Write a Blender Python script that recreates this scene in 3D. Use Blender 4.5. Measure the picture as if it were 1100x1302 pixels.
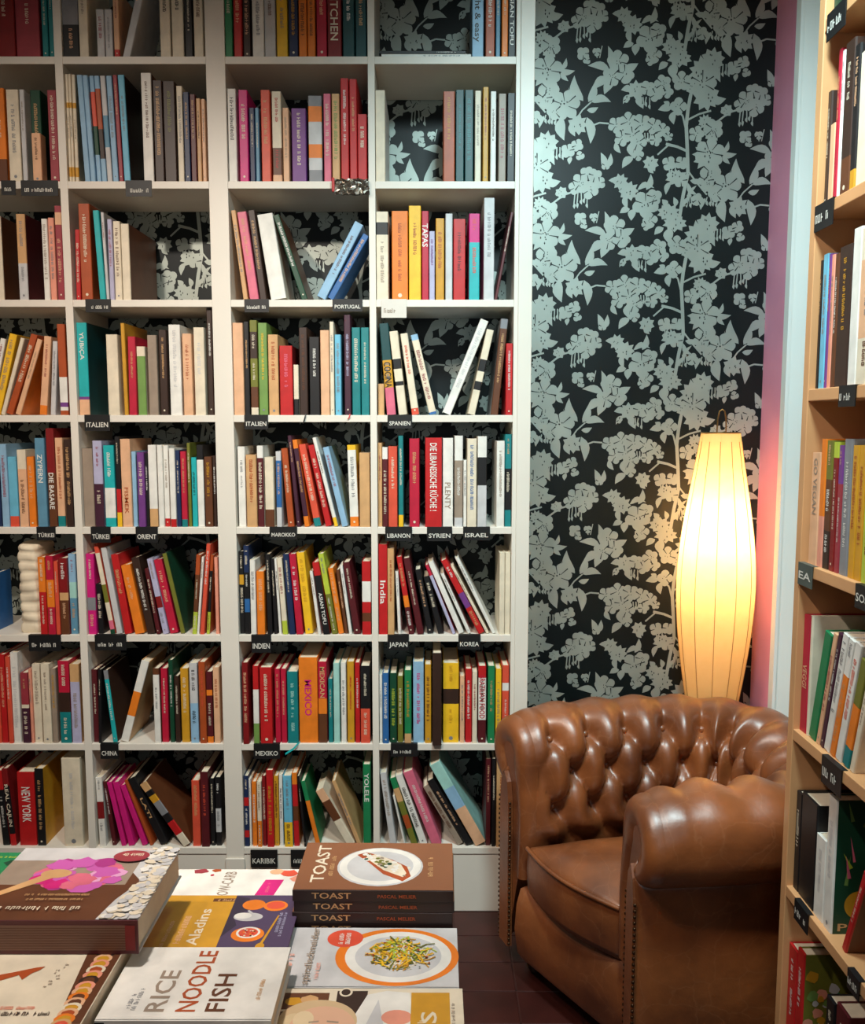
import bpy, math, random
from mathutils import Vector, Matrix

R = random.Random(7)
C = bpy.context.scene.collection
SC = bpy.context.scene
for _o in list(bpy.data.objects):
    bpy.data.objects.remove(_o, do_unlink=True)

# ------------------------------------------------------------------ camera
F = 1075.0                       # focal length in pixels of the 1100 x 1302 frame
TH = math.radians(5.9)           # pitched slightly down
H = 1.515                        # lens height
cam_d = bpy.data.cameras.new('camera'); cam = bpy.data.objects.new('camera', cam_d); C.objects.link(cam)
cam_d.sensor_fit = 'VERTICAL'; cam_d.sensor_height = 24.0; cam_d.lens = 24.0 * F / 1302.0
cam_d.clip_start = 0.02
cam.location = (0, 0, H); cam.rotation_euler = (math.pi / 2 - TH, 0, 0)
SC.camera = cam

# ------------------------------------------------------------------ world, lights, exposure
w = bpy.data.worlds.new('world'); SC.world = w; w.use_nodes = True
w.node_tree.nodes['Background'].inputs[0].default_value = (0.62, 0.72, 0.78, 1)
w.node_tree.nodes['Background'].inputs[1].default_value = 0.03
SC.view_settings.view_transform = 'Standard'; SC.view_settings.look = 'None'
SC.view_settings.gamma = 1.0; SC.view_settings.use_curve_mapping = False
SC.view_settings.exposure = 0.0

def light(name, kind, loc, target, power, color, size=0.3, size_y=None, spot=None, blend=0.5):
    d = bpy.data.lights.new(name, kind); o = bpy.data.objects.new(name, d); C.objects.link(o)
    d.energy = power; d.color = color
    if kind == 'AREA':
        d.size = size
        if size_y: d.shape = 'RECTANGLE'; d.size_y = size_y
    else:
        d.shadow_soft_size = size
    if spot: d.spot_size = math.radians(spot); d.spot_blend = blend
    o.location = loc
    o.rotation_euler = (Vector(target) - Vector(loc)).to_track_quat('-Z', 'Y').to_euler()
    return o
# warm ceiling spots trained on the shelves, cool light overhead, weak cool fill added behind the camera
light('ceiling_spot_light', 'SPOT', (-1.02, 0.75, 2.82), (-0.92, 2.5, 0.92), 126, (1.0, 0.87, 0.74), 0.05, spot=92, blend=1.0)
light('ceiling_spot_light', 'SPOT', (-0.44, 0.75, 2.82), (-0.42, 2.5, 0.82), 84, (1.0, 0.87, 0.74), 0.05, spot=72, blend=1.0)
light('ceiling_spot_light', 'SPOT', (-0.50, 0.70, 2.92), (-0.36, 0.95, 0.85), 130, (1.0, 0.92, 0.84), 0.05, spot=42, blend=0.7)  # extra spot added to brighten the piled books on the table
light('ceiling_spot_light', 'SPOT', (-0.70, 0.72, 2.95), (0.76, 1.42, 1.42), 108, (1.0, 0.88, 0.78), 0.04, spot=40, blend=0.7)
light('ceiling_daylight_tube', 'SPOT', (0.28, 1.00, 2.97), (0.66, 2.6, 1.04), 225, (0.70, 0.96, 1.0), 0.16, spot=100, blend=1.0)
light('added_front_fill', 'AREA', (0.15, -2.2, 2.0), (0.45, 2.6, 1.6), 9, (0.80, 0.94, 1.0), 1.5, 1.5)  # area light added as a weak frontal fill

# ------------------------------------------------------------------ helpers
FW = Vector((0, math.cos(TH), -math.sin(TH))); UP = Vector((0, math.sin(TH), math.cos(TH))); RT = Vector((1, 0, 0))
def ray(px, py): return RT * ((px - 550) / F) + UP * ((651 - py) / F) + FW
def hit(px, py, axis, val):
    d = ray(px, py); o = Vector((0, 0, H)); t = (val - o[axis]) / d[axis]
    return o + d * t
def hx(px, py, v): return hit(px, py, 0, v)
def hy(px, py, v): return hit(px, py, 1, v)
def hz(px, py, v): return hit(px, py, 2, v)

def lin(c):
    c = c / 255.0
    return c / 12.92 if c <= 0.04045 else ((c + 0.055) / 1.055) ** 2.4
PAL = {
 'white': (226, 222, 214), 'cream': (222, 208, 184), 'pale grey': (196, 194, 194), 'lavender': (176, 172, 200),
 'grey': (128, 128, 132), 'taupe': (150, 132, 116), 'tan': (204, 158, 108), 'peach': (222, 172, 134), 'salmon': (226, 148, 124),
 'red': (186, 28, 30), 'dark red': (126, 22, 24), 'crimson': (182, 24, 54), 'maroon': (84, 22, 28), 'coral': (214, 80, 56),
 'pink': (214, 104, 128), 'magenta': (204, 28, 118), 'purple': (112, 58, 128), 'plum': (66, 30, 48),
 'orange': (228, 122, 32), 'gold': (200, 144, 34), 'ochre': (200, 146, 40), 'yellow': (236, 184, 36), 'lime': (176, 190, 60),
 'olive': (112, 112, 40), 'green': (28, 122, 74), 'dark green': (18, 66, 44), 'teal': (20, 120, 122), 'dark teal': (14, 66, 68),
 'turquoise': (30, 168, 170), 'aqua': (160, 206, 196), 'sky blue': (104, 178, 206), 'light blue': (140, 178, 206),
 'blue': (44, 98, 156), 'navy': (26, 42, 78), 'black': (22, 20, 22), 'brown': (96, 54, 30), 'dark brown': (54, 34, 26),
 'rust': (168, 74, 32), 'dusty red': (150, 52, 62), 'leaf green': (112, 146, 74), 'steel blue': (92, 140, 166),
}
MATS = {}
def mat(name, rgb, rough=0.5, metal=0.0, var=0.10, scale=14.0, coat=0.0, bump=0.0, spec=0.5):
    if name in MATS: return MATS[name]
    m = bpy.data.materials.new(name); m.use_nodes = True; nt = m.node_tree; b = nt.nodes['Principled BSDF']
    col = [lin(x) for x in rgb]
    tc = nt.nodes.new('ShaderNodeTexCoord'); nz = nt.nodes.new('ShaderNodeTexNoise'); rp = nt.nodes.new('ShaderNodeValToRGB')
    nz.inputs['Scale'].default_value = scale; nz.inputs['Detail'].default_value = 4
    nt.links.new(tc.outputs['Object'], nz.inputs['Vector']); nt.links.new(nz.outputs['Fac'], rp.inputs['Fac'])
    rp.color_ramp.elements[0].position = 0.3; rp.color_ramp.elements[1].position = 0.7
    rp.color_ramp.elements[0].color = [x * (1 - var) for x in col] + [1]
    rp.color_ramp.elements[1].color = [min(1, x * (1 + var)) for x in col] + [1]
    nt.links.new(rp.outputs['Color'], b.inputs['Base Color'])
    b.inputs['Roughness'].default_value = rough; b.inputs['Metallic'].default_value = metal
    b.inputs['Coat Weight'].default_value = coat; b.inputs['Specular IOR Level'].default_value = spec
    if bump:
        bp = nt.nodes.new('ShaderNodeBump'); bp.inputs['Strength'].default_value = bump; bp.inputs['Distance'].default_value = 0.002
        nt.links.new(nz.outputs['Fac'], bp.inputs['Height']); nt.links.new(bp.outputs['Normal'], b.inputs['Normal'])
    MATS[name] = m; return m
def cm(c):
    if isinstance(c, tuple): return mat('print_%d_%d_%d' % c, c, 0.5, var=0.05)
    return mat('cover_' + c.replace(' ', '_'), PAL[c], 0.46, var=0.14, scale=22)

class MB:
    def __init__(s): s.v = []; s.f = []; s.m = []; s.mats = []; s.smooth = False
    def mi(s, m):
        if m not in s.mats: s.mats.append(m)
        return s.mats.index(m)
    def face(s, pts, m):
        n = len(s.v); s.v += [tuple(p) for p in pts]; s.f.append(tuple(range(n, n + len(pts)))); s.m.append(s.mi(m))
    def box(s, a, b, m):
        x0, y0, z0 = a; x1, y1, z1 = b; n = len(s.v); k = s.mi(m)
        s.v += [(x0, y0, z0), (x1, y0, z0), (x1, y1, z0), (x0, y1, z0), (x0, y0, z1), (x1, y0, z1), (x1, y1, z1), (x0, y1, z1)]
        for f in ((0, 3, 2, 1), (4, 5, 6, 7), (0, 1, 5, 4), (1, 2, 6, 5), (2, 3, 7, 6), (3, 0, 4, 7)):
            s.f.append(tuple(n + i for i in f)); s.m.append(k)
    def grid(s, rows, m, closed=False):
        n = len(s.v); k = s.mi(m); W = len(rows[0])
        for r in rows: s.v += [tuple(p) for p in r]
        for i in range(len(rows) - 1):
            for j in range(W if closed else W - 1):
                j2 = (j + 1) % W
                s.f.append((n + i * W + j, n + i * W + j2, n + (i + 1) * W + j2, n + (i + 1) * W + j)); s.m.append(k)
    def tube(s, pts, r, m, k=8, cap=True):
        rows = []
        P = [Vector(p) for p in pts]
        for i, p in enumerate(P):
            t = (P[min(i + 1, len(P) - 1)] - P[max(i - 1, 0)]).normalized()
            a = t.orthogonal().normalized() if i == 0 else (pa - t * pa.dot(t)).normalized()
            pa = a; b = t.cross(a); rr = r[i] if isinstance(r, (list, tuple)) else r
            rows.append([p + (a * math.cos(q) + b * math.sin(q)) * rr for q in [2 * math.pi * j / k for j in range(k)]])
        s.grid(rows, m, True)
        if cap: s.face(rows[0][::-1], m); s.face(rows[-1], m)
    def build(s, name, parent=None, smooth=None, **props):
        me = bpy.data.meshes.new(name); me.from_pydata(s.v, [], s.f)
        for m in s.mats: me.materials.append(m)
        me.polygons.foreach_set('material_index', s.m)
        if smooth or (smooth is None and s.smooth): me.polygons.foreach_set('use_smooth', [True] * len(me.polygons))
        me.update()
        o = bpy.data.objects.new(name, me); C.objects.link(o)
        if parent: o.parent = parent
        for k, v in props.items(): o[k] = v
        return o
def root(name, loc=(0, 0, 0), rot=(0, 0, 0), **props):
    o = bpy.data.objects.new(name, None); C.objects.link(o); o.location = loc; o.rotation_euler = rot
    o.empty_display_size = 0.05
    for k, v in props.items(): o[k] = v
    return o
def bevel(o, wd, seg=2):
    b = o.modifiers.new('bevel', 'BEVEL'); b.width = wd; b.segments = seg; b.limit_method = 'ANGLE'; return o
def sub_box(name, a, b, m, parent=None, bev=0.0015, **props):
    x = MB(); ce = [(a[i] + b[i]) / 2 for i in range(3)]
    x.box([a[i] - ce[i] for i in range(3)], [b[i] - ce[i] for i in range(3)], m)
    o = x.build(name, parent, **props); o.location = ce
    if bev: bevel(o, bev)
    return o

TXT = {}
def text_mesh(s):
    """verts, faces of a word set at cap height 1, starting at the origin and lying in the xy plane"""
    if s in TXT: return TXT[s]
    cu = bpy.data.curves.new('t', 'FONT'); cu.body = s; cu.size = 1.4; cu.resolution_u = 2; cu.offset = 0.02
    o = bpy.data.objects.new('t', cu); C.objects.link(o)
    me = bpy.data.meshes.new_from_object(o.evaluated_get(bpy.context.evaluated_depsgraph_get()))
    vs = [(v.co.x, v.co.y) for v in me.vertices]; fs = [tuple(p.vertices) for p in me.polygons]
    bpy.data.objects.remove(o, do_unlink=True); bpy.data.curves.remove(cu); bpy.data.meshes.remove(me)
    x0 = min(v[0] for v in vs); x1 = max(v[0] for v in vs)
    TXT[s] = ([(v[0] - x0, v[1]) for v in vs], fs, x1 - x0); return TXT[s]
def put_text(mb, s, org, du, dv, length, height, m):
    """word along du (length metres), letters rising along dv (height metres)"""
    vs, fs, L = text_mesh(s); org = Vector(org); du = Vector(du); dv = Vector(dv); n = len(mb.v); k = mb.mi(m)
    for x, y in vs: mb.v.append(tuple(org + du * (x / L * length) + dv * (y * height)))
    for f in fs: mb.f.append(tuple(n + i for i in f)); mb.m.append(k)
def put_scribble(mb, org, du, dv, length, height, m, rnd, density=1.0):
    """unreadable lettering: strokes in the rhythm of letters and words"""
    org = Vector(org); du = Vector(du); dv = Vector(dv); x = 0.0; lw = height * 0.62; st = height * 0.17
    def q(x0, y0, x1, y1):
        mb.face([org + du * x0 + dv * y0, org + du * x1 + dv * y0, org + du * x1 + dv * y1, org + du * x0 + dv * y1], m)
    n = 0
    while x + lw < length and n < 26:
        if rnd.random() < 0.16: x += lw * 0.9; continue
        n += 1
        q(x, 0, x + st, height * rnd.choice((1, 1, 0.75)))
        k = rnd.random()
        if k < 0.4: q(x + st, height * 0.42, x + lw * 0.7, height * 0.58)
        if k > 0.25: q(x + lw * 0.62, 0, x + lw * 0.62 + st, height * rnd.choice((1, 0.7)))
        if k > 0.6: q(x + st, height * 0.84, x + lw * 0.7, height)
        if 0.3 < k < 0.8: q(x + st, 0, x + lw * 0.7, height * 0.16)
        x += lw * rnd.uniform(1.05, 1.3)

# ================================================================== the setting
D = 2.50          # front plane of the white shelves
YW = 2.77         # papered back wall
XW = 1.07         # pink side wall
CEIL = 3.05
XL, YF = -2.7, -2.6
M_WHITE = mat('white_paint', (226, 218, 206), 0.42, var=0.03, scale=6, bump=0.05)
M_PAPER = mat('wallpaper_ground', (14, 22, 23), 0.42, var=0.25, scale=5, spec=0.3)
M_FOIL = mat('wallpaper_foil', (164, 172, 164), 0.42, metal=0.35, var=0.10, scale=9)
M_PINK = mat('mauve_paint', (236, 158, 188), 0.6, var=0.05, scale=5, bump=0.1)
M_TRIM = mat('white_trim_paint', (244, 246, 242), 0.35, var=0.02, scale=5)
M_CEIL = mat('ceiling_paint', (222, 216, 204), 0.8, var=0.03)
M_SHOP = mat('shop_wall_paint', (190, 176, 156), 0.8, var=0.05)
M_GROUT = mat('grout', (30, 20, 18), 0.8, var=0.2, scale=40)
M_TILE = mat('floor_tile_glaze', (58, 22, 17), 0.42, var=0.3, scale=9, bump=0.1)
M_PINE = mat('pine_wood', (206, 152, 104), 0.45, var=0.10, scale=7)
M_BLACK = mat('tag_black', (20, 19, 20), 0.5, var=0.1)
M_CHALK = mat('chalk_white', (214, 210, 200), 0.6, var=0.03)
M_PAGES = mat('page_paper', (226, 214, 190), 0.8, var=0.06, scale=60)

def struct(name, a, b, m, bev=0): return sub_box(name, a, b, m, None, bev, kind='structure')
# a floor whose tiles near the chair are laid one by one; farther off the material draws the joints
fm = mat('floor_tiles_far', (78, 34, 26), 0.5, var=0.25, scale=6)
nt = fm.node_tree; br = nt.nodes.new('ShaderNodeTexBrick'); br.offset = 0.0
br.inputs['Color1'].default_value = (lin(62), lin(25), lin(19), 1); br.inputs['Color2'].default_value = (lin(52), lin(20), lin(16), 1)
br.inputs['Mortar'].default_value = (lin(30), lin(20), lin(18), 1); br.inputs['Scale'].default_value = 1.0
br.inputs['Mortar Size'].default_value = 0.003; br.inputs['Brick Width'].default_value = 0.16; br.inputs['Row Height'].default_value = 0.125
nt.links.new(nt.nodes['Texture Coordinate'].outputs['Object'], br.inputs['Vector'])
nt.links.new(br.outputs['Color'], nt.nodes['Principled BSDF'].inputs['Base Color'])
floor = struct('floor', (XL, YF, -0.1), (1.27, YW + 0.1, -0.002), fm)
tile_me = None
for i in range(8):
    for j in range(9):
        cx = -0.335 + i * 0.16; cy = 1.44 + j * 0.125
        if cy + 0.06 > D - 0.0: continue
        if tile_me is None:
            x = MB(); x.box((-0.0785, -0.061, -0.004), (0.0785, 0.061, 0.0), M_TILE); o = x.build('floor_tile'); bevel(o, 0.0015); tile_me = o.data
        else:
            o = bpy.data.objects.new('floor_tile', tile_me); C.objects.link(o); bevel(o, 0.0015)
        o.parent = floor; o.matrix_parent_inverse = floor.matrix_basis.inverted()
        o.location = (cx, cy, 0.0 - R.uniform(0, 0.0008))
struct('ceiling', (XL, YF, CEIL), (1.27, YW + 0.1, CEIL + 0.1), M_CEIL)
wall_back = struct('wall_back', (XL - 0.1, YW, 0), (XW + 0.1, YW + 0.1, CEIL), M_PAPER)
struct('wall_right', (XW, 2.505, 0), (XW + 0.1, YW, CEIL), M_PINK)
struct('wall_right', (1.17, YF, 0), (1.27, 2.48, CEIL), M_SHOP)
struct('wall_left', (XL - 0.1, YF, 0), (XL, YW, CEIL), M_SHOP)
# shop front behind the camera: masonry round a wide window
wf = MB()
wf.box((XL, YF - 0.1, 0), (1.17, YF, 0.7), M_SHOP); wf.box((XL, YF - 0.1, 2.7), (1.17, YF, CEIL), M_SHOP)
wf.box((XL, YF - 0.1, 0.7), (-1.9, YF, 2.7), M_SHOP); wf.box((0.95, YF - 0.1, 0.7), (1.17, YF, 2.7), M_SHOP)
wf.build('wall_front', kind='structure')
# white casing standing on the pink wall
trim = MB()
trim.box((1.0225, 2.48, 0), (1.17, 2.505, CEIL), M_TRIM); trim.box((1.0225, 2.474, 0), (1.032, 2.48, CEIL), M_TRIM)
trim.build('trim_1', kind='structure')

# ------------------------------------------------------------------ the floral print: one half-drop repeat, drawn as foil shapes
TWW, TWH = 0.515, 0.500
SCL = TWW / 710.0
pat = MB(); LAY = [0]
def P2(pts, m=None, lift=0.0):
    LAY[0] += 1
    pat.face([(x * SCL, -(0.0004 + lift + (LAY[0] % 40) * 0.000006), -(y - 100) * SCL) for x, y in pts][::-1], m or M_FOIL)
PR = random.Random(3)
def blob(x, y, r, n=5, depth=0.22, sq=1.0, a0=None):
    a0 = PR.uniform(0, 6.28) if a0 is None else a0; pts = []
    for k in range(n * 6):
        a = a0 + 2 * math.pi * k / (n * 6); rr = r * (1 - depth + depth * abs(math.cos(n * (a - a0) / 2)) * 1.3)
        pts.append((x + rr * math.cos(a), y + rr * math.sin(a) * sq))
    P2(pts)
    for k in range(max(2, n - 2)):                       # dark veins between the petals
        a = a0 + 2 * math.pi * (k + 0.5) / n; c, s = math.cos(a), math.sin(a)
        x0, y0, x1, y1 = x + c * r * 0.25, y + s * r * 0.25 * sq, x + c * r * 0.95, y + s * r * 0.95 * sq; wv = 2.6
        P2([(x0 - s * 1, y0 + c * 1), (x1 - s * wv, y1 + c * wv), (x1 + s * wv, y1 - c * wv), (x0 + s * 1, y0 - c * 1)], M_PAPER, 0.0003)
    if r > 30:
        for k in range(5):
            a = PR.uniform(0, 6.28); q = r * PR.uniform(0.1, 0.4); u, v = x + q * math.cos(a), y + q * math.sin(a); e = r * 0.05
            P2([(u - e, v), (u, v - e), (u + e, v), (u, v + e * 1.8)], M_PAPER, 0.0003)
def serr(x, y, r, n=11, sq=1.0):
    a0 = PR.uniform(0, 6.28); pts = []
    for k in range(n * 2):
        a = a0 + math.pi * k / n; rr = r * (PR.uniform(0.95, 1.12) if k % 2 else PR.uniform(0.68, 0.8))
        pts.append((x + rr * math.cos(a), y + rr * math.sin(a) * sq))
    P2(pts)
    for k in range(4):
        a = PR.uniform(0, 6.28); q = r * PR.uniform(0.15, 0.5); u, v = x + q * math.cos(a), y + q * math.sin(a); e = r * 0.05
        P2([(u - e, v), (u, v - e * 2), (u + e, v), (u, v + e * 2)], M_PAPER, 0.0003)
def leaf(x0, y0, x1, y1, wd, bend=0.12):
    dx, dy = x1 - x0, y1 - y0; L = math.hypot(dx, dy); ux, uy = dx / L, dy / L; nx, ny = -uy, ux; a, b = [], []
    for k in range(7):
        t = k / 6.0; wv = wd * 0.5 * math.sin(math.pi * t ** 0.8) if 0 < t < 1 else 0.0; o = bend * L * math.sin(math.pi * t)
        cx, cy = x0 + dx * t + nx * o, y0 + dy * t + ny * o
        a.append((cx + nx * wv, cy + ny * wv)); b.append((cx - nx * wv, cy - ny * wv))
    P2(a + b[1:-1][::-1])
def stem(pts, wd):
    for (x0, y0), (x1, y1) in zip(pts, pts[1:]):
        L = math.hypot(x1 - x0, y1 - y0); nx, ny = -(y1 - y0) / L * wd / 2, (x1 - x0) / L * wd / 2
        P2([(x0 + nx, y0 + ny), (x1 + nx, y1 + ny), (x1 - nx, y1 - ny), (x0 - nx, y0 - ny)])
def dangle(x, y, n, L, sp):
    for k in range(n):
        u = x + (k - n / 2.0) * sp; l2 = L * PR.uniform(0.6, 1.1); stem([(u, y), (u + PR.uniform(-6, 6), y + l2)], 5)
        leaf(u, y + l2 - 6, u + PR.uniform(-5, 5), y + l2 + 16, 11)
# (coordinates read off the photograph's repeat)
leaf(228, 128, 188, 22, 44, -.18); leaf(250, 132, 277, 48, 34, .1); leaf(262, 132, 348, 132, 34, -.18); leaf(245, 166, 293, 154, 24); leaf(222, 122, 163, 72, 14, -.2)
stem([(262, 132), (225, 165), (190, 215)], 6)
blob(78, 82, 44, 4); blob(150, 145, 62, 6); blob(105, 172, 34, 4); serr(66, 138, 30); leaf(60, 190, 40, 240, 22)
leaf(135, 195, 148, 292, 46); serr(205, 225, 44, 9); leaf(245, 195, 262, 306, 40, -.1); leaf(180, 215, 195, 275, 30); dangle(95, 185, 4, 32, 14)
serr(72, 305, 52, 10); leaf(50, 330, 20, 400, 30); leaf(95, 330, 108, 395, 26); blob(165, 335, 30, 4); blob(205, 312, 26, 4); blob(218, 356, 19, 3); leaf(180, 360, 172, 392, 20); dangle(130, 320, 4, 50, 13)
stem([(255, 235), (300, 218), (345, 222)], 7)
for q in ((372, 228, 34), (425, 212, 38), (482, 222, 40), (445, 268, 36), (400, 282, 34), (468, 300, 38), (535, 232, 34), (575, 250, 30), (545, 290, 26), (600, 275, 20)): blob(q[0], q[1], q[2], 5)
leaf(370, 300, 395, 345, 24); leaf(440, 300, 445, 360, 30); dangle(510, 260, 4, 40, 13); dangle(415, 240, 3, 40, 12)
stem([(680, 335), (640, 318), (590, 306)], 11); stem([(655, 322), (600, 312), (555, 352)], 7)
blob(470, 352, 25, 4); leaf(450, 360, 402, 408, 34); stem([(455, 310), (450, 365)], 5); serr(527, 388, 36, 8); leaf(520, 400, 540, 430, 22)
stem([(692, 100), (682, 160), (676, 230), (684, 330), (690, 430), (672, 520), (655, 640)], 15)
stem([(684, 205), (730, 182), (782, 168)], 8); stem([(676, 250), (660, 190), (640, 170)], 8); stem([(690, 420), (730, 470), (775, 520)], 7)
blob(742, 55, 58, 6); serr(760, 110, 58, 10); leaf(780, 120, 845, 118, 36); leaf(720, 40, 690, 75, 28); serr(745, 700, 66, 12)
blob(640, 150, 36, 4); leaf(610, 160, 552, 165, 32); leaf(620, 170, 622, 225, 30); leaf(600, 150, 575, 130, 22)
blob(72, 690, 62, 6); serr(66, 700, 66, 13); leaf(120, 690, 190, 692, 26); leaf(130, 690, 152, 640, 20); leaf(130, 692, 162, 735, 22); stem([(80, 690), (135, 690)], 6)
blob(12, 610, 34, 5); blob(85, 588, 42, 5); serr(48, 560, 32); serr(80, 610, 36)
blob(606, 388, 30, 4); blob(660, 386, 28, 4); dangle(630, 380, 3, 60, 16)
serr(640, 448, 50, 9, 0.7); blob(660, 460, 30, 4); leaf(615, 465, 596, 520, 24); leaf(690, 470, 735, 520, 22, .2); leaf(700, 460, 755, 455, 24)
blob(770, 460, 36, 5); blob(735, 540, 26, 4); dangle(720, 520, 4, 46, 15); leaf(730, 480, 700, 560, 16, .2)
leaf(322, 408, 308, 342, 28); leaf(332, 408, 352, 345, 26); blob(330, 398, 18, 3)
serr(395, 465, 34, 9); serr(432, 505, 44, 10); blob(508, 560, 56, 5); blob(545, 530, 34, 4); leaf(510, 500, 528, 432, 28); leaf(470, 500, 545, 492, 26, -.25); leaf(380, 465, 345, 460, 22)
leaf(460, 580, 447, 630, 34); leaf(440, 580, 396, 598, 28); leaf(420, 520, 430, 580, 26)
blob(222, 470, 40, 5); blob(250, 430, 30, 4); blob(285, 440, 30, 4); blob(262, 500, 38, 4); blob(200, 490, 30, 4); blob(305, 470, 26, 4); dangle(232, 500, 5, 60, 13)
stem([(200, 505), (150, 520), (98, 560)], 8); serr(140, 512, 28, 7); leaf(140, 505, 112, 520, 18)
blob(224, 622, 28, 4); blob(240, 650, 16, 3); blob(282, 615, 18, 3); stem([(285, 640), (270, 600)], 4); stem([(295, 640), (305, 590)], 4)
blob(375, 655, 46, 5); blob(405, 705, 40, 5); blob(350, 715, 40, 5); leaf(340, 690, 245, 672, 34); leaf(340, 680, 330, 590, 30); leaf(340, 720, 268, 770, 40); leaf(360, 730, 318, 790, 38); leaf(400, 680, 462, 662, 34); leaf(390, 730, 440, 720, 30)
serr(610, 595, 50, 10, 0.75); serr(640, 640, 52, 10, 0.7); blob(530, 628, 32, 4); blob(515, 650, 22, 4); leaf(620, 660, 618, 730, 44); leaf(590, 660, 550, 690, 30); leaf(660, 570, 690, 530, 26); leaf(600, 570, 580, 540, 26); leaf(640, 570, 630, 530, 22); leaf(560, 590, 520, 560, 20)
blob(570, 745, 36, 5); blob(505, 765, 32, 4); blob(540, 790, 30, 4); blob(590, 780, 26, 4); serr(455, 770, 40, 8); leaf(440, 770, 390, 772, 30); leaf(470, 790, 480, 845, 30); leaf(430, 790, 400, 830, 18); blob(415, 810, 14, 3); dangle(500, 800, 4, 36, 15)
blob(650, 735, 40, 5); leaf(690, 720, 655, 770, 26); serr(700, 760, 34, 8)
tile_v, tile_f, tile_m = pat.v, pat.f, pat.m
full = MB(); full.mats = pat.mats
X00 = (670 - 550) / F * YW * math.cos(TH); Z00 = hy(733, 328, YW).z
for ci in range(-5, 2):
    for ri in range(-3, 6):
        ox = X00 + ci * TWW; oz = Z00 - ri * TWH - (TWH / 2 if ci % 2 else 0.0)
        if ox + TWW < -1.75 or oz < 0.15 or oz - TWH > CEIL: continue
        n = len(full.v); full.v += [(min(x + ox, XW + 0.02), y + YW, min(CEIL, z + oz)) for x, y, z in tile_v]
        full.f += [tuple(n + i for i in f) for f in tile_f]; full.m += tile_m
fo = full.build('wallpaper_print', None, kind='stuff', label='pale foil flowers and leaves printed on the dark wallpaper')
fo.parent = wall_back; fo.matrix_parent_inverse = wall_back.matrix_basis.inverted()

# ------------------------------------------------------------------ white built-in shelves
ROWTOP = [hy(400, y, D).z for y in (71.5, 230.3, 381, 527.8, 670.3, 807.5, 946, 1078)]
TB = 0.0205
def ux(px): return (px - 550) / F * D * math.cos(TH)
UPR = [(ux(89.6), ux(99.2)), (ux(273.6), ux(297.2)), (ux(471), ux(479.3)), (ux(652), ux(674.6))]
BAYS = [(ux(89.6) - 0.40, UPR[0][0]), (UPR[0][1], UPR[1][0]), (UPR[1][1], UPR[2][0]), (UPR[2][1], UPR[3][0])]
shelf = root('bookshelf', ((BAYS[0][0] + UPR[3][1]) / 2, (D + YW) / 2, 0), label='tall white built-in bookshelf full of cookbooks along the papered wall', category='bookshelf')
def in_shelf(o):
    o.parent = shelf; o.matrix_parent_inverse = Matrix.Translation(shelf.location).inverted(); return o
ZTOP = CEIL - 0.005; ZB = 0.0
YS = YW - 0.002
for i, (a, b) in enumerate(UPR[:3]): in_shelf(sub_box('upright', (a, D, 0.06), (b, YS, ZTOP), M_WHITE, bev=0.001))
in_shelf(sub_box('upright', (BAYS[0][0] - 0.022, D, 0.06), (BAYS[0][0], YS, ZTOP), M_WHITE, bev=0.001))
pa, pb = UPR[3]
in_shelf(sub_box('pilaster', (pa, D, 0.0), (pa + 0.012, YS, ZTOP), M_WHITE, bev=0.001))
in_shelf(sub_box('pilaster', (pa + 0.012, D - 0.004, 0.0), (pb, YS, ZTOP), M_WHITE, bev=0.002))
for ri, z in enumerate(ROWTOP):
    for (a, b) in BAYS:
        in_shelf(sub_box('shelf_board', (a, D + 0.0008, z - TB), (b, YS, z), M_WHITE, bev=0.001))
zt8 = ROWTOP[7] - TB
in_shelf(sub_box('plinth', (BAYS[0][0], D + 0.004, 0.0), (pa, D + 0.03, zt8), M_WHITE, bev=0.0015))
in_shelf(sub_box('plinth_block', (pa - 0.004, D - 0.012, 0.0), (pb, D, zt8 - 0.012), M_WHITE, bev=0.003))
in_shelf(sub_box('plinth_moulding', (UPR[1][0] - 0.002, D - 0.006, 0.0), (UPR[1][1] + 0.002, D - 0.0003, zt8 - 0.012), M_WHITE, bev=0.002))
ztop1 = ROWTOP[0] + 0.335
for (a, b) in BAYS: in_shelf(sub_box('shelf_board', (a, D + 0.0008, ztop1 - TB), (b, YS, ztop1), M_WHITE, bev=0.001))
DEBUG = False
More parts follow.
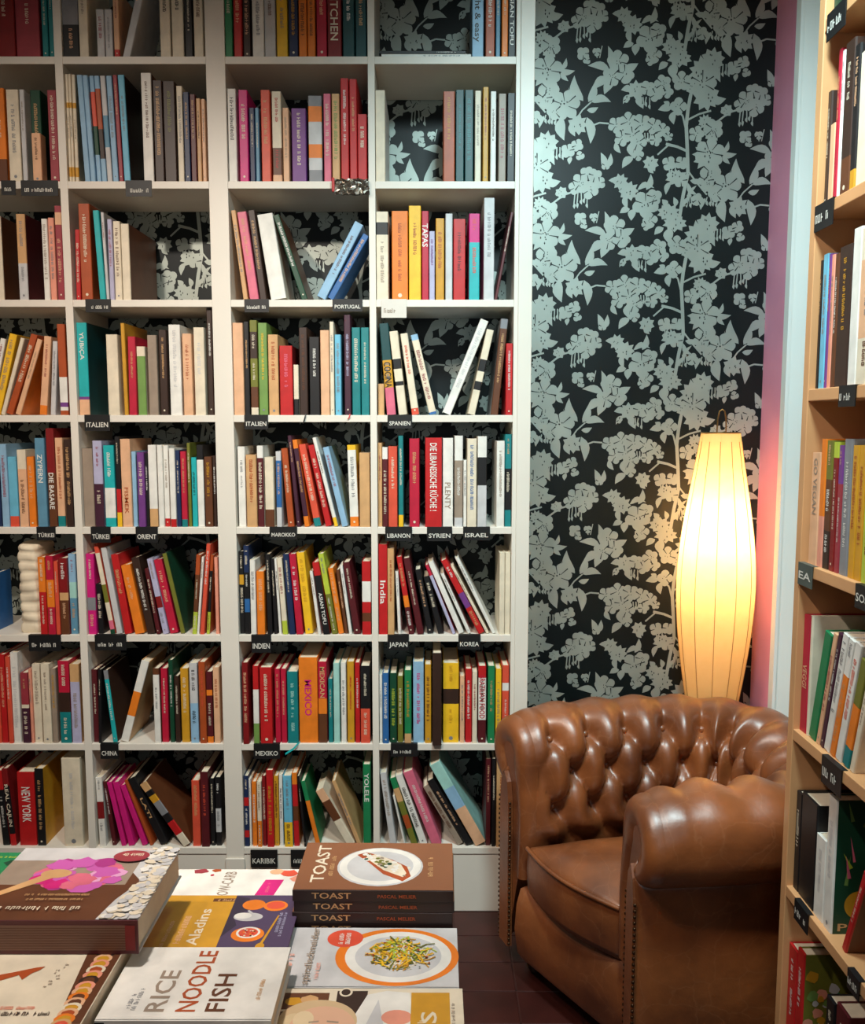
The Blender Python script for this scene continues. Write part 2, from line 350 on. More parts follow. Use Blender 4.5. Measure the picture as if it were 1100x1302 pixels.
# ================================================================== books
DARKS = {'red', 'dark red', 'crimson', 'maroon', 'coral', 'magenta', 'purple', 'plum', 'olive', 'green', 'dark green', 'teal', 'dark teal', 'turquoise',
         'blue', 'navy', 'black', 'brown', 'dark brown', 'rust', 'dusty red', 'steel blue', 'grey', 'pink', 'orange'}
def parse_bands(col, spec):
    """'teal .4/white' read from the top down -> [(z0, z1, colour)] as fractions of the height"""
    if not spec: return [(0.0, 1.0, col)]
    out = []; z = 1.0; parts = spec.split('/')
    for i, p in enumerate(parts):
        q = p.strip().rsplit(' ', 1)
        if i < len(parts) - 1: c, fr = q[0], float(q[1])
        else: c, fr = p.strip(), z
        out.append((z - fr, z, c)); z -= fr
    return out
def cover_mesh(wd, hh, dp, bands, cov, t):
    """one case: spine with softened edges split into its colour bands, and two boards"""
    mb = MB(); c = min(0.0022, wd * 0.22)
    pr = [(0, c * 1.6), (c * 0.35, c * 0.45), (c, 0), (wd - c, 0), (wd - c * 0.35, c * 0.45), (wd, c * 1.6)]
    for z0, z1, col in bands:
        m = cm(col)
        for (xa, ya), (xb, yb) in zip(pr, pr[1:]): mb.face([(xa, ya, z0 * hh), (xb, yb, z0 * hh), (xb, yb, z1 * hh), (xa, ya, z1 * hh)], m)
    mt = cm(bands[0][2]); mbm = cm(bands[-1][2]); mc = cm(cov)
    yi = c * 1.6 + t
    mb.face([(x, y, hh) for x, y in pr] + [(wd, yi, hh), (0, yi, hh)], mt)
    mb.face([(x, y, 0) for x, y in pr][::-1] + [(0, yi, 0), (wd, yi, 0)], mbm)
    mb.face([(0, yi, 0), (0, yi, hh), (wd, yi, hh), (wd, yi, 0)][::-1], mc)
    for xa, xb in ((0, t), (wd - t, wd)): mb.box((xa, c * 1.6, 0), (xb, dp, hh), mc)
    return mb
def book_name(wd): return 'slim_book' if wd < .0155 else 'thick_book'  # named by spine width only, the binding is unknown
def make_book(wd, hh, dp, col, spec=None, cov=None, txt=None, tc=None, span=None, rnd=R, scrib=True, th=0.72, label='', group=None, name=None):
    """a book standing on its tail, spine towards -y, left bottom spine corner at the root"""
    bands = parse_bands(col, spec); cov = cov or bands[0][2]; t = min(0.0022, wd * 0.18)
    r = root(name or book_name(wd), label=label, category='book')
    if group: r['group'] = group
    mb = cover_mesh(wd, hh, dp, bands, cov, t); mb.build('cover', r)
    ins = 0.0025 if hh > 0.12 else 0.001
    pg = MB(); pg.box((t, 0.004, ins), (wd - t, dp - ins * 1.2, hh - ins), M_PAGES); pg.build('page_block', r)
    y = -0.0005
    if txt:
        for (word, tcol, z0, z1, hf) in ([(txt, tc, span[0], span[1], th)] if isinstance(txt, str) else txt):
            lt = MB(); hgt = wd * hf
            put_text(lt, word, ((wd - hgt) / 2, y, hh * (1 - z0)), (0, 0, -1), (1, 0, 0), hh * (z1 - z0), hgt, cm(tcol or 'white')); lt.build('spine_lettering', r)
    if scrib and not isinstance(txt, str):
        for z0, z1, c in bands:
            if z1 - z0 < 0.28 or (txt and rnd.random() < .5): continue
            tcol = tc or (rnd.choice(('white', 'cream', 'cream', 'peach', 'tan')) if c in DARKS else rnd.choice(('brown', 'grey', 'grey', 'dusty red', 'taupe')))
            hgt = min(wd * rnd.uniform(0.24, 0.46), 0.0095); p0 = rnd.uniform(0.06, 0.2); p1 = rnd.uniform(0.5, 0.85); L = (z1 - z0) * hh; lt = MB()
            put_scribble(lt, ((wd - hgt) / 2, y, z1 * hh - p0 * L), (0, 0, -1), (1, 0, 0), (p1 - p0) * L, hgt, cm(tcol), rnd)
            if lt.v: lt.build('spine_lettering', r, kind='stuff')
        if rnd.random() < 0.3 and hh > 0.1:                                   # publisher's mark at the foot
            e = wd * 0.13; cx = wd / 2; zc = hh * 0.055; lt = MB()
            lt.face([(cx + e * math.cos(q), y, zc + e * math.sin(q)) for q in [math.pi * w_ / 4 for w_ in range(8)]], cm('cream' if bands[-1][2] in DARKS else 'grey')); lt.build('publisher_mark', r)
    return r

ORD = ['', 'first', 'second', 'third', 'fourth', 'fifth', 'sixth', 'seventh', 'eighth', 'ninth', 'tenth', 'eleventh', 'twelfth', 'thirteenth', 'fourteenth',
       'fifteenth', 'sixteenth', 'seventeenth', 'eighteenth', 'nineteenth', 'twentieth', 'twenty-first', 'twenty-second', 'twenty-third']
ROWNAME = ['eighth shelf up', 'seventh shelf up', 'sixth shelf up', 'fifth shelf up', 'fourth shelf up', 'third shelf up', 'second shelf up', 'lowest shelf']
def b(xb, w, yt, col, B=None, l=None, t=None, tc=None, sp=(0.08, 0.6), cv=None, s=None, dp=None, th=0.6, sc=True):
    return dict(xb=xb, w=w, yt=yt, col=col, B=B, l=l, t=t, tc=tc, sp=sp, cv=cv, s=s, dp=dp, th=th, sc=sc)

def quad(q, g=0.0):
    ux_, uz = q['u']; wx, wz = q['wv']; x, z, W, HH = q['x'] - wx * g, q['z'] - wz * g, q['w'] + 2 * g, q['h']
    return [(x, z), (x + wx * W, z + wz * W), (x + wx * W + ux_ * HH, z + wz * W + uz * HH), (x + ux_ * HH, z + uz * HH)]
def sat(A, Bq):
    best = 1e9
    for P, Q in ((A, Bq), (Bq, A)):
        for i in range(4):
            ex, ez = P[(i + 1) % 4][0] - P[i][0], P[(i + 1) % 4][1] - P[i][1]; L = math.hypot(ex, ez) or 1; nx, nz = ez / L, -ex / L
            a = [p[0] * nx + p[1] * nz for p in A]; c = [p[0] * nx + p[1] * nz for p in Bq]
            ov = min(max(a), max(c)) - max(min(a), min(c))
            if ov <= 0: return 0.0
            best = min(best, ov)
    return best
def seat(q, zs):                                   # drop the lowest corner on to the shelf
    m = min(p[1] for p in quad(q)); q['z'] += zs + 0.0003 - m

def fill(bay, row, crop, items):
    x0, y0, sc = crop; zs = ROWTOP[row]; lo, hi = BAYS[bay]
    Q = []
    for it in items:
        st = it['s'] if it['s'] is not None else R.uniform(0.004, 0.016); yp = D + st; it['st'] = st
        pb = hy(x0 + it['xb'] / sc, y0 + 4, yp); yb_px = None
        # pixel row of the shelf top on this plane
        f = (zs - H) ; dd = yp; py = 651 - F * ((dd * math.sin(TH) + f * math.cos(TH)) / (dd * math.cos(TH) - f * math.sin(TH)))
        pbl = hy(x0 + it['xb'] / sc, py, yp); pbr = hy(x0 + (it['xb'] + it['w']) / sc, py, yp)
        if it['l'] is None:
            top = hy(x0 + it['xb'] / sc, y0 + it['yt'] / sc, yp); u = (0.0, 1.0); hgt = top.z - zs
        else:
            top = hy(x0 + (it['xb'] + it['l']) / sc, y0 + it['yt'] / sc, yp); dx, dz = top.x - pbl.x, top.z - zs
            hgt = math.hypot(dx, dz); u = (dx / hgt, dz / hgt)
        wd = (pbr.x - pbl.x) * u[1]
        q = dict(x=pbl.x, z=zs, w=max(wd - 0.0008, 0.004), h=hgt, u=u, wv=(u[1], -u[0]), it=it); seat(q, zs); Q.append(q)
    for it_ in range(120):
        worst = 0
        for q in Q:
            xs = [p[0] for p in quad(q)]
            if min(xs) < lo + 0.001 and bay > 0: q['x'] += lo + 0.001 - min(xs)
            xs = [p[0] for p in quad(q)]
            if max(xs) > hi - 0.001: q['x'] -= max(xs) - hi + 0.001
            seat(q, zs)
            ztop_ = max(p[1] for p in quad(q)); lim = (ROWTOP[row - 1] - TB if row else ZTOP) - 0.002
            if ztop_ > lim: q['h'] -= (ztop_ - lim) / q['u'][1]
        for i in range(len(Q)):
            for j in range(i + 1, len(Q)):
                a, c = Q[i], Q[j]
                if a['it'].get('s') == 'x': continue
                if min(a['it']['dp'] or 1, c['it']['dp'] or 1) < .05 and abs(a['it']['st'] - c['it']['st']) > 0.03: continue
                ov = sat(quad(a, .0003), quad(c, .0003))
                if ov > 0.0001:
                    worst = max(worst, ov); k = min(max(ov * 0.5, 0.00006), 0.002)
                    ca = sum(p[0] for p in quad(a)); cc = sum(p[0] for p in quad(c)); L, Rr = (a, c) if ca < cc else (c, a)
                    if L['w'] > 0.0065: L['w'] -= k
                    else: L['x'] -= k
                    if Rr['w'] > 0.0065: Rr['w'] -= k; Rr['x'] += k * Rr['wv'][0]
                    else: Rr['x'] += k
        if worst < 0.0002: break
    for q in Q: seat(q, zs)
    if DEBUG:
        for i in range(len(Q)):
            for j in range(i+1,len(Q)):
                ov=sat(quad(Q[i]),quad(Q[j]))
                if ov>0.0006 and abs(Q[i]['it']['st']-Q[j]['it']['st'])<.03: print('OVL',bay,row,i,j,Q[i]['it']['col'],Q[j]['it']['col'],round(ov,4))
    order = sorted(Q, key=lambda q: sum(p[0] for p in quad(q)), reverse=(bay in (0, 1, 3)))
    for n, q in enumerate(order):
        it = q['it']; bands = parse_bands(it['col'], it['B']); c1 = it['col']
        c2 = next((c for _, _, c in bands if c != c1), None)
        where = {0: '%s from outermost upright away from armchair, %s', 1: '%s from broad upright away from armchair, %s',
                 2: '%s from broad upright toward armchair, %s', 3: '%s from end pilaster, %s'}[bay] % (ORD[n + 1], ROWNAME[row])
        word = it['t'] if isinstance(it['t'], str) else (it['t'][0][0] if it['t'] else None)
        lean = it['l'] is not None and abs(it['l']) / sc > 12
        cand = []
        base = c1 + ' book'
        if word: cand.append(('leaning ' if lean else '') + base + ' lettered ' + word); cand.append(base + ' lettered ' + word)
        if c2: cand.append(('leaning ' if lean else '') + c1 + ' and ' + c2 + ' book'); cand.append(c1 + ' and ' + c2 + ' book')
        cand.append(('leaning ' if lean else '') + base); cand.append(base)
        lab = next((k + ', ' + where for k in cand if len((k + ', ' + where).split()) <= 16), cand[-1] + ', ' + where)
        dp = it['dp'] or min(0.2, max(0.12, q['h'] * R.uniform(0.70, 0.8)))
        dp = min(dp, YW - 0.006 - (D + it['st']))
        r = make_book(q['w'], q['h'], dp, c1, it['B'], it['cv'], it['t'], it['tc'], it['sp'], scrib=it['sc'], th=it['th'], label=lab)
        r.location = (q['x'], D + it['st'], q['z']); r.rotation_euler = (0, math.atan2(q['u'][0], q['u'][1]), 0)
        it['root'] = r
    return Q

c1 = (0, 0, 3.793); c2 = (270, 0, 2.683); c3 = (0, 230, 3.793); c4 = (270, 230, 2.683); c5 = (0, 380, 3.793); c6 = (270, 380, 2.683)
c7 = (0, 525, 3.667); c8 = (280, 525, 2.75); c9 = (0, 665, 3.667); c10 = (280, 665, 2.75); c11 = (0, 800, 3.667); c12 = (280, 800, 2.75)
c13 = (0, 940, 3.667); c14 = (280, 940, 2.75)

# ---- top row in view
fill(0, 0, c1, [b(-20, 97, -180, 'dark red'), b(82, 115, -170, 'dusty red'), b(207, 30, -160, 'teal'), b(240, 26, -160, 'teal')])
fill(1, 0, c1, [b(303, 78, -140, 'black', 'grey .62/black'), b(385, 45, -170, 'cream'), b(470, 38, 45, 'pale grey'), b(510, 38, 45, 'pale grey'),
    b(552, 28, -60, 'peach', 'peach .89/red'), b(592, 38, -120, 'pale grey', l=85, sc=False), b(775, 52, -170, 'cream', tc='dark brown'), b(832, 58, -170, 'cream', tc='dark brown'),
    b(895, 38, -120, 'black'), b(938, 46, -130, 'cream')])
fill(2, 0, c2, [b(44, 26, -130, 'green'), b(75, 28, -120, 'red'), b(107, 26, -90, 'dark brown'), b(138, 40, -110, 'white'), b(180, 38, -110, 'pale grey'), b(221, 38, -120, 'yellow'),
    b(262, 32, -110, 'navy', tc='gold'), b(296, 28, -120, 'orange', tc='brown'), b(326, 27, -120, 'orange', tc='brown'), b(357, 35, -115, 'crimson'),
    b(394, 48, -120, 'dark red', t='ESE KITCHEN', tc='cream', sp=(.05, .82), th=.55), b(446, 40, -120, 'dark teal'), b(489, 38, -120, 'dark teal')])
fill(3, 0, c2, [b(886, 40, -70, 'light blue', t='light & easy', tc='black', sp=(.15, .8), th=.5), b(932, 32, -100, 'rust'), b(967, 16, -100, 'steel blue'), b(987, 22, -110, 'orange'),
    b(1012, 26, -110, 'black', t='ASIAN TOFU', tc='white', sp=(.25, .85), th=.5)])
# ---- second row
fill(0, 1, c1, [b(-20, 60, 425, 'orange', 'orange .75/brown'), b(48, 60, 432, 'cream'), b(112, 36, 432, 'pale grey'), b(152, 62, 435, 'dark green', s=0.04, dp=0.15), b(160, 45, 642, 'peach', s=0.003, dp=0.034), b(245, 45, 435, 'dusty red')])
fill(1, 1, c1, [b(324, 19, 358, 'cream', 'cream .26/gold .05/cream .55/gold .09/cream'), b(344, 19, 358, 'cream', 'cream .26/gold .05/cream .55/gold .09/cream'), b(364, 19, 360, 'cream', 'cream .26/gold .05/cream .55/gold .09/cream'),
    b(410, 28, 362, 'light blue', l=-42, sc=False), b(438, 28, 364, 'light blue', l=-42, sc=False), b(466, 26, 366, 'light blue', 'light blue .15/coral .32/dark green .27/light blue', l=-40, sc=False), b(492, 26, 366, 'light blue', 'light blue .12/rust .38/dark brown .28/light blue', l=-40, sc=False),
    b(518, 26, 366, 'pale grey', 'pale grey .37/steel blue .3/pale grey', l=-38, sc=False), b(546, 28, 366, 'light blue', l=-36), b(576, 22, 362, 'dusty red', l=-34), b(600, 32, 362, 'sky blue', l=-34, cv='dark brown'),
    b(695, 50, 352, 'white', cv='brown'), b(750, 46, 388, 'dark brown', tc='tan'), b(798, 58, 392, 'dark brown', tc='olive'), b(862, 30, 415, 'cream'), b(893, 30, 445, 'navy'), b(925, 28, 455, 'maroon'), b(955, 22, 475, 'tan'), b(979, 20, 478, 'peach')])
fill(2, 1, c2, [b(53, 30, 303, 'white', tc='black'), b(95, 31, 307, 'magenta'), b(130, 19, 368, 'navy'), b(150, 14, 368, 'steel blue'), b(170, 32, 307, 'coral'),
    b(207, 33, 312, 'cream', 'cream .62/brown .3/peach', tc='red'), b(243, 22, 368, 'peach'), b(273, 50, 370, 'purple'), b(330, 47, 327, 'grey', 'grey .12/orange .18/pale grey .26/orange .16/pale grey .14/grey', sc=False), b(382, 25, 320, 'pink'),
    b(410, 27, 320, 'tan', tc='leaf green'), b(440, 28, 267, 'red'), b(470, 26, 270, 'red'), b(497, 32, 390, 'red')])
fill(3, 1, c2, [b(556, 34, 308, 'cream', sc=False, cv='white', dp=.24), b(788, 40, 312, 'rust', tc='gold'), b(830, 29, 307, 'dark teal', tc='teal'), b(861, 30, 307, 'dark teal', tc='teal'), b(895, 22, 310, 'cream'), b(922, 20, 297, 'ochre'), b(948, 20, 312, 'white'), b(975, 27, 320, 'taupe'), b(1005, 27, 318, 'black')])
# ---- third row
fill(0, 2, c3, [b(-15, 38, 170, 'cream', cv='brown'), b(95, 44, 160, 'tan', 'tan .57/pale grey', cv='maroon'), b(215, 30, 183, 'white'), b(246, 31, 178, 'salmon'), b(280, 34, 120, 'dusty red', 'dusty red .07/peach .13/dusty red')])
fill(1, 2, c3, [b(368, 24, 235, 'red', l=-8), b(395, 55, 110, 'rust', l=-20, tc='cream'), b(482, 30, 143, 'turquoise', l=-36, sc=False), b(514, 16, 152, 'pale grey', l=-30), b(531, 24, 185, 'lavender', l=-16), b(556, 36, 195, 'cream', l=-14, tc='brown'), b(594, 40, 207, 'cream', l=-14, sc=False, cv='brown', dp=.24)])
fill(2, 2, c4, [b(106, 17, 102, 'tan', l=-43), b(128, 32, 108, 'pink', l=-44), b(163, 24, 102, 'dark brown', l=-42), b(200, 58, 117, 'white', l=-48, sc=False, cv='cream'), b(302, 26, 120, 'dark green', l=-98, cv='brown'),
    b(357, 38, 152, 'light blue', l=130), b(400, 28, 190, 'blue', l=122)])
fill(3, 2, c4, [b(560, 42, 105, 'cream', 'cream .12/black .14/cream'), b(613, 56, 103, 'orange', tc='rust'), b(671, 42, 85, 'yellow', tc='rust'), b(715, 24, 103, 'crimson', t='TAPAS', tc='white', sp=(.14, .4), th=.8), b(740, 20, 172, 'lavender', tc='purple'), b(762, 30, 128, 'gold', tc='rust'),
    b(795, 25, 112, 'pale grey', sc=False), b(822, 42, 130, 'red', tc='maroon'), b(875, 37, 112, 'magenta', 'magenta .33/turquoise', tc='coral'), b(925, 37, 58, 'pale grey'), b(962, 11, 108, 'maroon', l=56)])
# ---- fourth row
fill(0, 3, c5, [b(-68, 28, 195, 'white', l=70), b(-36, 40, 175, 'yellow', l=82), b(4, 24, 192, 'cream', l=95, sc=False), b(28, 38, 178, 'rust', l=120), b(74, 28, 200, 'peach', l=106, cv='orange'), b(190, 36, 182, 'peach', l=22, B='peach .88/orange'), b(243, 33, 205, 'pale grey', l=10), b(284, 47, 122, 'rust', 'rust .58/white .28/purple .05/white .04/rust', sc=False)])
fill(1, 3, c5, [b(385, 50, 115, 'turquoise', 'turquoise .8/purple .03/peach', t='YUBIÇA', tc='white', sp=(.1, .4), th=.4, cv='dark teal', dp=.24), b(524, 56, 172, 'cream', sc=False), b(601, 20, 117, 'ochre', l=-22, sc=False), b(624, 38, 182, 'crimson', l=-10), b(668, 42, 230, 'leaf green', 'cream .14/leaf green', sc=False), b(721, 46, 175, 'taupe'), b(776, 38, 150, 'dark brown'), b(824, 57, 125, 'white', tc='pale grey'), b(888, 46, 168, 'peach', tc='rust'), b(943, 52, 138, 'cream', tc='pale grey'), b(1007, 28, 40, 'dark brown', tc='white')])
Q4 = fill(2, 3, c6, [b(73, 36, 82, 'peach', sc=False), b(112, 19, 78, 'black'), b(133, 26, 73, 'olive', 'olive .12/dark brown .28/olive .3/brown .22/cream'), b(161, 31, 82, 'leaf green', tc='yellow'), b(194, 35, 122, 'tan', tc='rust'), b(232, 45, 160, 'red', cv='dark red', tc='pink'), b(279, 18, 225, 'cream', 'cream .68/black', sc=False), b(299, 29, 98, 'dark brown', tc='brown'), b(333, 36, 130, 'black', tc='white'),
    b(371, 31, 107, 'peach', sc=False), b(403, 15, 78, 'cream'), b(420, 22, 122, 'sky blue'), b(452, 23, 55, 'plum', tc='lavender'), b(478, 29, 98, 'teal', tc='cream'), b(509, 28, 98, 'teal', tc='cream')])
fill(3, 3, c6, [b(566, 22, 290, 'tan', sc=False), b(596, 32, 85, 'dark teal', 'dark teal .4/gold .3/pink', l=-27, t=[('COCINA', 'black', .42, .7, .75)]), b(636, 30, 112, 'cream', 'cream .33/black .12/cream .15/black .05/cream', l=-33, sc=False), b(681, 26, 120, 'coral', 'cream .92/coral', l=-40, tc='coral'), b(741, 26, 125, 'light blue', 'light blue .07/cream .9/blue', l=-65),
    b(786, 32, 78, 'white', l=130, tc='pale grey'), b(872, 26, 108, 'cream', 'cream .35/black .14/cream .12/black .1/cream', l=65, sc=False), b(950, 26, 70, 'grey', 'grey .1/brown .9/grey', l=35), b(1000, 24, 152, 'red')])
# ---- fifth row
fill(0, 4, c7, [b(-25, 36, 150, 'navy'), b(13, 34, 145, 'light blue'), b(49, 42, 205, 'sky blue', 'sky blue .85/coral', sc=False), b(94, 42, 172, 'cream', 'cream .25/peach', tc='brown'), b(138, 34, 205, 'orange'), b(178, 46, 118, 'steel blue', t='ZYPERN', tc='white', sp=(.18, .5), th=.5), b(231, 38, 72, 'brown', 'dark red .45/brown', t='DIE BASARE', tc='white', sp=(.45, .82), th=.6), b(272, 36, 117, 'peach', 'peach .88/teal', tc='rust'), b(312, 34, 125, 'dark brown')])
fill(1, 4, c7, [b(390, 50, 165, 'taupe', sc=False), b(445, 44, 130, 'plum', 'lavender .5/plum'), b(494, 50, 152, 'turquoise', 'turquoise .52/white .37/turquoise', tc='white'), b(548, 23, 110, 'black', 'black .58/red .26/yellow'), b(573, 48, 122, 'peach', t='FISMEK', tc='rust', sp=(.55, .85), th=.38), b(622, 23, 180, 'light blue', sc=False), b(648, 34, 185, 'purple'), b(684, 15, 190, 'black'), b(700, 40, 150, 'white', 'white .78/tan', sc=False), b(742, 27, 150, 'white', sc=False), b(770, 26, 152, 'white', 'white .9/red'), b(797, 28, 165, 'white', 'white .9/red', sc=False),
    b(826, 22, 175, 'navy'), b(849, 29, 180, 'crimson', 'crimson .9/teal'), b(879, 18, 140, 'olive'), b(899, 25, 208, 'turquoise', tc='dark teal'), b(925, 32, 150, 'white', 'black .18/white', sc=False), b(959, 37, 205, 'brown', tc='gold'), b(998, 17, 200, 'dark brown')])
fill(2, 4, c8, [b(66, 27, 118, 'white', tc='grey'), b(94, 37, 147, 'tan', tc='rust'), b(133, 23, 115, 'maroon', 'white .15/maroon'), b(159, 32, 155, 'cream', 'cream .75/brown', sc=False), b(198, 23, 135, 'blue', 'pale grey .12/blue .62/pale grey'), b(234, 27, 125, 'rust', l=-25), b(268, 18, 80, 'plum', l=-33), b(292, 22, 95, 'plum', 'orange .1/plum .78/orange', l=-44), b(329, 26, 112, 'coral', 'coral .9/teal', l=-56), b(369, 24, 115, 'red', l=-63), b(398, 16, 88, 'white', 'white .9/yellow', l=-78), b(426, 23, 122, 'light blue', l=-68),
    b(455, 31, 113, 'white', 'yellow .06/white .82/orange', l=-12), b(488, 37, 140, 'tan', sc=False)])
fill(3, 4, c8, [b(551, 15, 105, 'tan'), b(568, 20, 120, 'maroon', 'white .15/maroon'), b(589, 32, 117, 'coral', tc='cream'), b(624, 18, 80, 'teal', 'teal .87/yellow'), b(662, 36, 90, 'crimson', tc='tan'), b(717, 59, 87, 'red', t='DIE LIBANESISCHE KÜCHE !', tc='white', sp=(.06, .82), th=.4), b(778, 37, 88, 'white', t='PLENTY', tc='taupe', sp=(.5, .8), th=.55), b(819, 30, 80, 'taupe', 'white .27/taupe .63/pale grey', tc='white'), b(850, 12, 165, 'white'), b(863, 34, 90, 'cream', tc='blue'), b(899, 33, 82, 'white', 'white .23/black .31/pale grey', sc=False), b(965, 29, 98, 'white', tc='taupe'), b(996, 24, 75, 'teal', 'teal .37/black .45/teal')])
# ---- sixth row
fill(0, 5, c9, [b(-72, 30, 250, 'blue', l=-16, cv='blue'), b(190, 34, 160, 'orange', 'orange .45/red', tc='cream'), b(226, 36, 155, 'crimson', 'crimson .3/orange .35/crimson'), b(263, 20, 180, 'coral'), b(285, 42, 165, 'brown', 'dark red .45/tan .1/brown'), b(331, 36, 145, 'sky blue', 'light blue .35/aqua .2/steel blue')])
fill(1, 5, c9, [b(402, 40, 145, 'magenta', 'magenta .54/grey .16/magenta'), b(458, 28, 285, 'black', l=-14), b(516, 22, 100, 'cream', 'coral .1/cream .35/olive .2/cream .2/pink .1/dark green', l=-82, sc=False), b(544, 28, 118, 'pale grey', l=-76, sc=False), b(581, 36, 150, 'red', l=-66), b(630, 46, 200, 'orange', l=-68, tc='peach'), b(688, 38, 165, 'dark brown', l=-78), b(730, 20, 215, 'maroon', l=-58), b(760, 28, 170, 'lavender', 'lavender .5/dark red .15/lavender', l=-77), b(793, 40, 175, 'crimson', l=-78), b(843, 22, 145, 'olive', l=-88, sc=False, cv='dark green'),
    b(896, 22, 150, 'rust', 'rust .25/brown .47/lime', l=18, tc='cream'), b(918, 12, 160, 'white', l=22), b(932, 24, 100, 'coral', l=30), b(960, 22, 150, 'black', 'rust .2/black .52/lime', l=18), b(1003, 22, 160, 'salmon', sc=False)])
fill(2, 5, c10, [b(68, 18, 100, 'black', 'black .28/ochre .12/black'), b(87, 20, 80, 'black', 'navy .3/black .3/blue .15/black'), b(108, 20, 130, 'white'), b(130, 28, 170, 'orange', tc='peach'), b(166, 20, 110, 'black', l=-10), b(187, 16, 125, 'black', l=-14), b(205, 12, 125, 'white', l=-18), b(218, 20, 125, 'cream', 'cream .82/lime', l=-22), b(242, 22, 110, 'navy', l=-24), b(267, 24, 110, 'crimson', l=-27), b(298, 28, 105, 'yellow', l=-32, tc='gold'), b(342, 12, 170, 'white', l=-30), b(361, 26, 140, 'black', 'red .18/black', l=-40, t='ASIAN TOFU', tc='white', sp=(.42, .86), th=.5), b(390, 22, 110, 'olive', 'lime .5/olive', l=-50), b(414, 20, 160, 'orange', l=-38), b(436, 13, 165, 'brown', l=-32), b(451, 12, 150, 'white', l=-34), b(468, 25, 140, 'maroon', l=-40), b(497, 32, 135, 'red', 'red .27/white .28/red .15/brown .12/red', sc=False)])
fill(3, 5, c10, [b(551, 32, 75, 'red', t='India', tc='white', sp=(.4, .66), th=.6), b(586, 24, 90, 'tan', tc='rust'), b(622, 12, 170, 'white', l=-10), b(660, 20, 120, 'red', 'red .5/orange .15/maroon', l=-44), b(690, 24, 125, 'maroon', l=-50), b(725, 22, 165, 'black', l=-44), b(762, 30, 190, 'black', l=-52, tc='cream'), b(806, 22, 150, 'lavender', 'crimson .15/lavender', l=-96, sc=False), b(834, 22, 140, 'white', l=-108, sc=False), b(866, 14, 180, 'white', l=-95), b(904, 26, 135, 'red', 'red .45/purple .2/red', l=-132), b(931, 13, 155, 'cream', l=-124), b(952, 15, 125, 'white', l=-130), b(975, 20, 105, 'cream', sc=False), b(996, 20, 105, 'cream', sc=False)])
# ---- seventh row
fill(0, 6, c11, [b(-16, 26, 190, 'coral'), b(12, 28, 120, 'red'), b(42, 22, 130, 'coral'), b(65, 36, 110, 'white', tc='pale grey'), b(108, 36, 205, 'plum', 'dusty red .45/cream .05/plum'), b(147, 14, 190, 'salmon'), b(163, 39, 165, 'cream', tc='taupe'), b(204, 40, 165, 'cream', tc='taupe'), b(248, 25, 185, 'taupe', tc='gold'), b(284, 52, 150, 'teal', 'crimson .38/dark brown .24/teal', tc='cream'), b(338, 44, 165, 'lavender', 'tan .22/lavender', tc='taupe')])
fill(1, 6, c11, [b(418, 34, 190, 'maroon'), b(453, 22, 190, 'black', l=-4), b(527, 22, 195, 'turquoise', 'grey .12/turquoise', l=-47, cv='dark brown'), b(563, 40, 155, 'white', 'white .38/orange .3/white', l=96, sc=False, cv='tan'), b(722, 30, 185, 'white', 'brown .08/white', tc='grey'), b(757, 32, 185, 'crimson', l=-10), b(795, 22, 145, 'dark green'), b(820, 23, 220, 'dark brown'), b(849, 38, 185, 'gold', tc='cream'), b(891, 38, 160, 'light blue', 'pale grey .5/light blue', tc='black'), b(934, 32, 155, 'rust', tc='coral'), b(968, 29, 200, 'maroon', 'maroon .25/orange .08/maroon .58/orange'), b(1000, 30, 180, 'peach', tc='rust')])
Q7 = fill(2, 6, c12, [b(81, 22, 118, 'dark red', s=0.0), b(118, 21, 130, 'red', 'red .3/white .44/leaf green', sc=False), b(142, 43, 135, 'red', tc='cream'), b(194, 20, 140, 'crimson'), b(215, 20, 140, 'crimson'), b(237, 38, 150, 'teal', tc='aqua'), b(278, 66, 100, 'orange', t=[('MEXICO', 'magenta', .26, .68, .36)], tc='magenta'), b(345, 31, 115, 'crimson', 'crimson .45/orange .19/brown', t=[('MEXICAN', 'tan', .06, .44, .55)]), b(380, 16, 175, 'teal'), b(398, 22, 120, 'aqua', sc=False), b(424, 19, 118, 'white'), b(446, 25, 115, 'gold', tc='red'), b(473, 18, 118, 'red'), b(492, 34, 130, 'black', 'black .55/coral', tc='cream')])
fill(3, 6, c12, [b(553, 12, 160, 'white'), b(568, 23, 155, 'blue', tc='white'), b(594, 25, 155, 'dark green', tc='lime'), b(621, 20, 165, 'olive'), b(645, 25, 145, 'green', 'green .87/tan', tc='ochre'), b(675, 38, 115, 'light blue', tc='magenta'), b(716, 23, 125, 'gold', tc='brown'), b(742, 33, 85, 'dark brown', s=-0.012, sc=False), b(779, 56, 120, 'yellow', 'yellow .32/dark brown .19/yellow', tc='gold'), b(838, 17, 165, 'peach'), b(857, 23, 140, 'red'), b(881, 18, 150, 'cream'), b(902, 28, 130, 'white', 'red .15/white .55/maroon', t=[('BRAZILIAN FOOD', 'crimson', .12, .68, .7)]), b(935, 25, 130, 'green', tc='tan'), b(962, 21, 140, 'yellow'), b(985, 24, 128, 'coral', 'coral .22/white .1/coral', tc='white')])
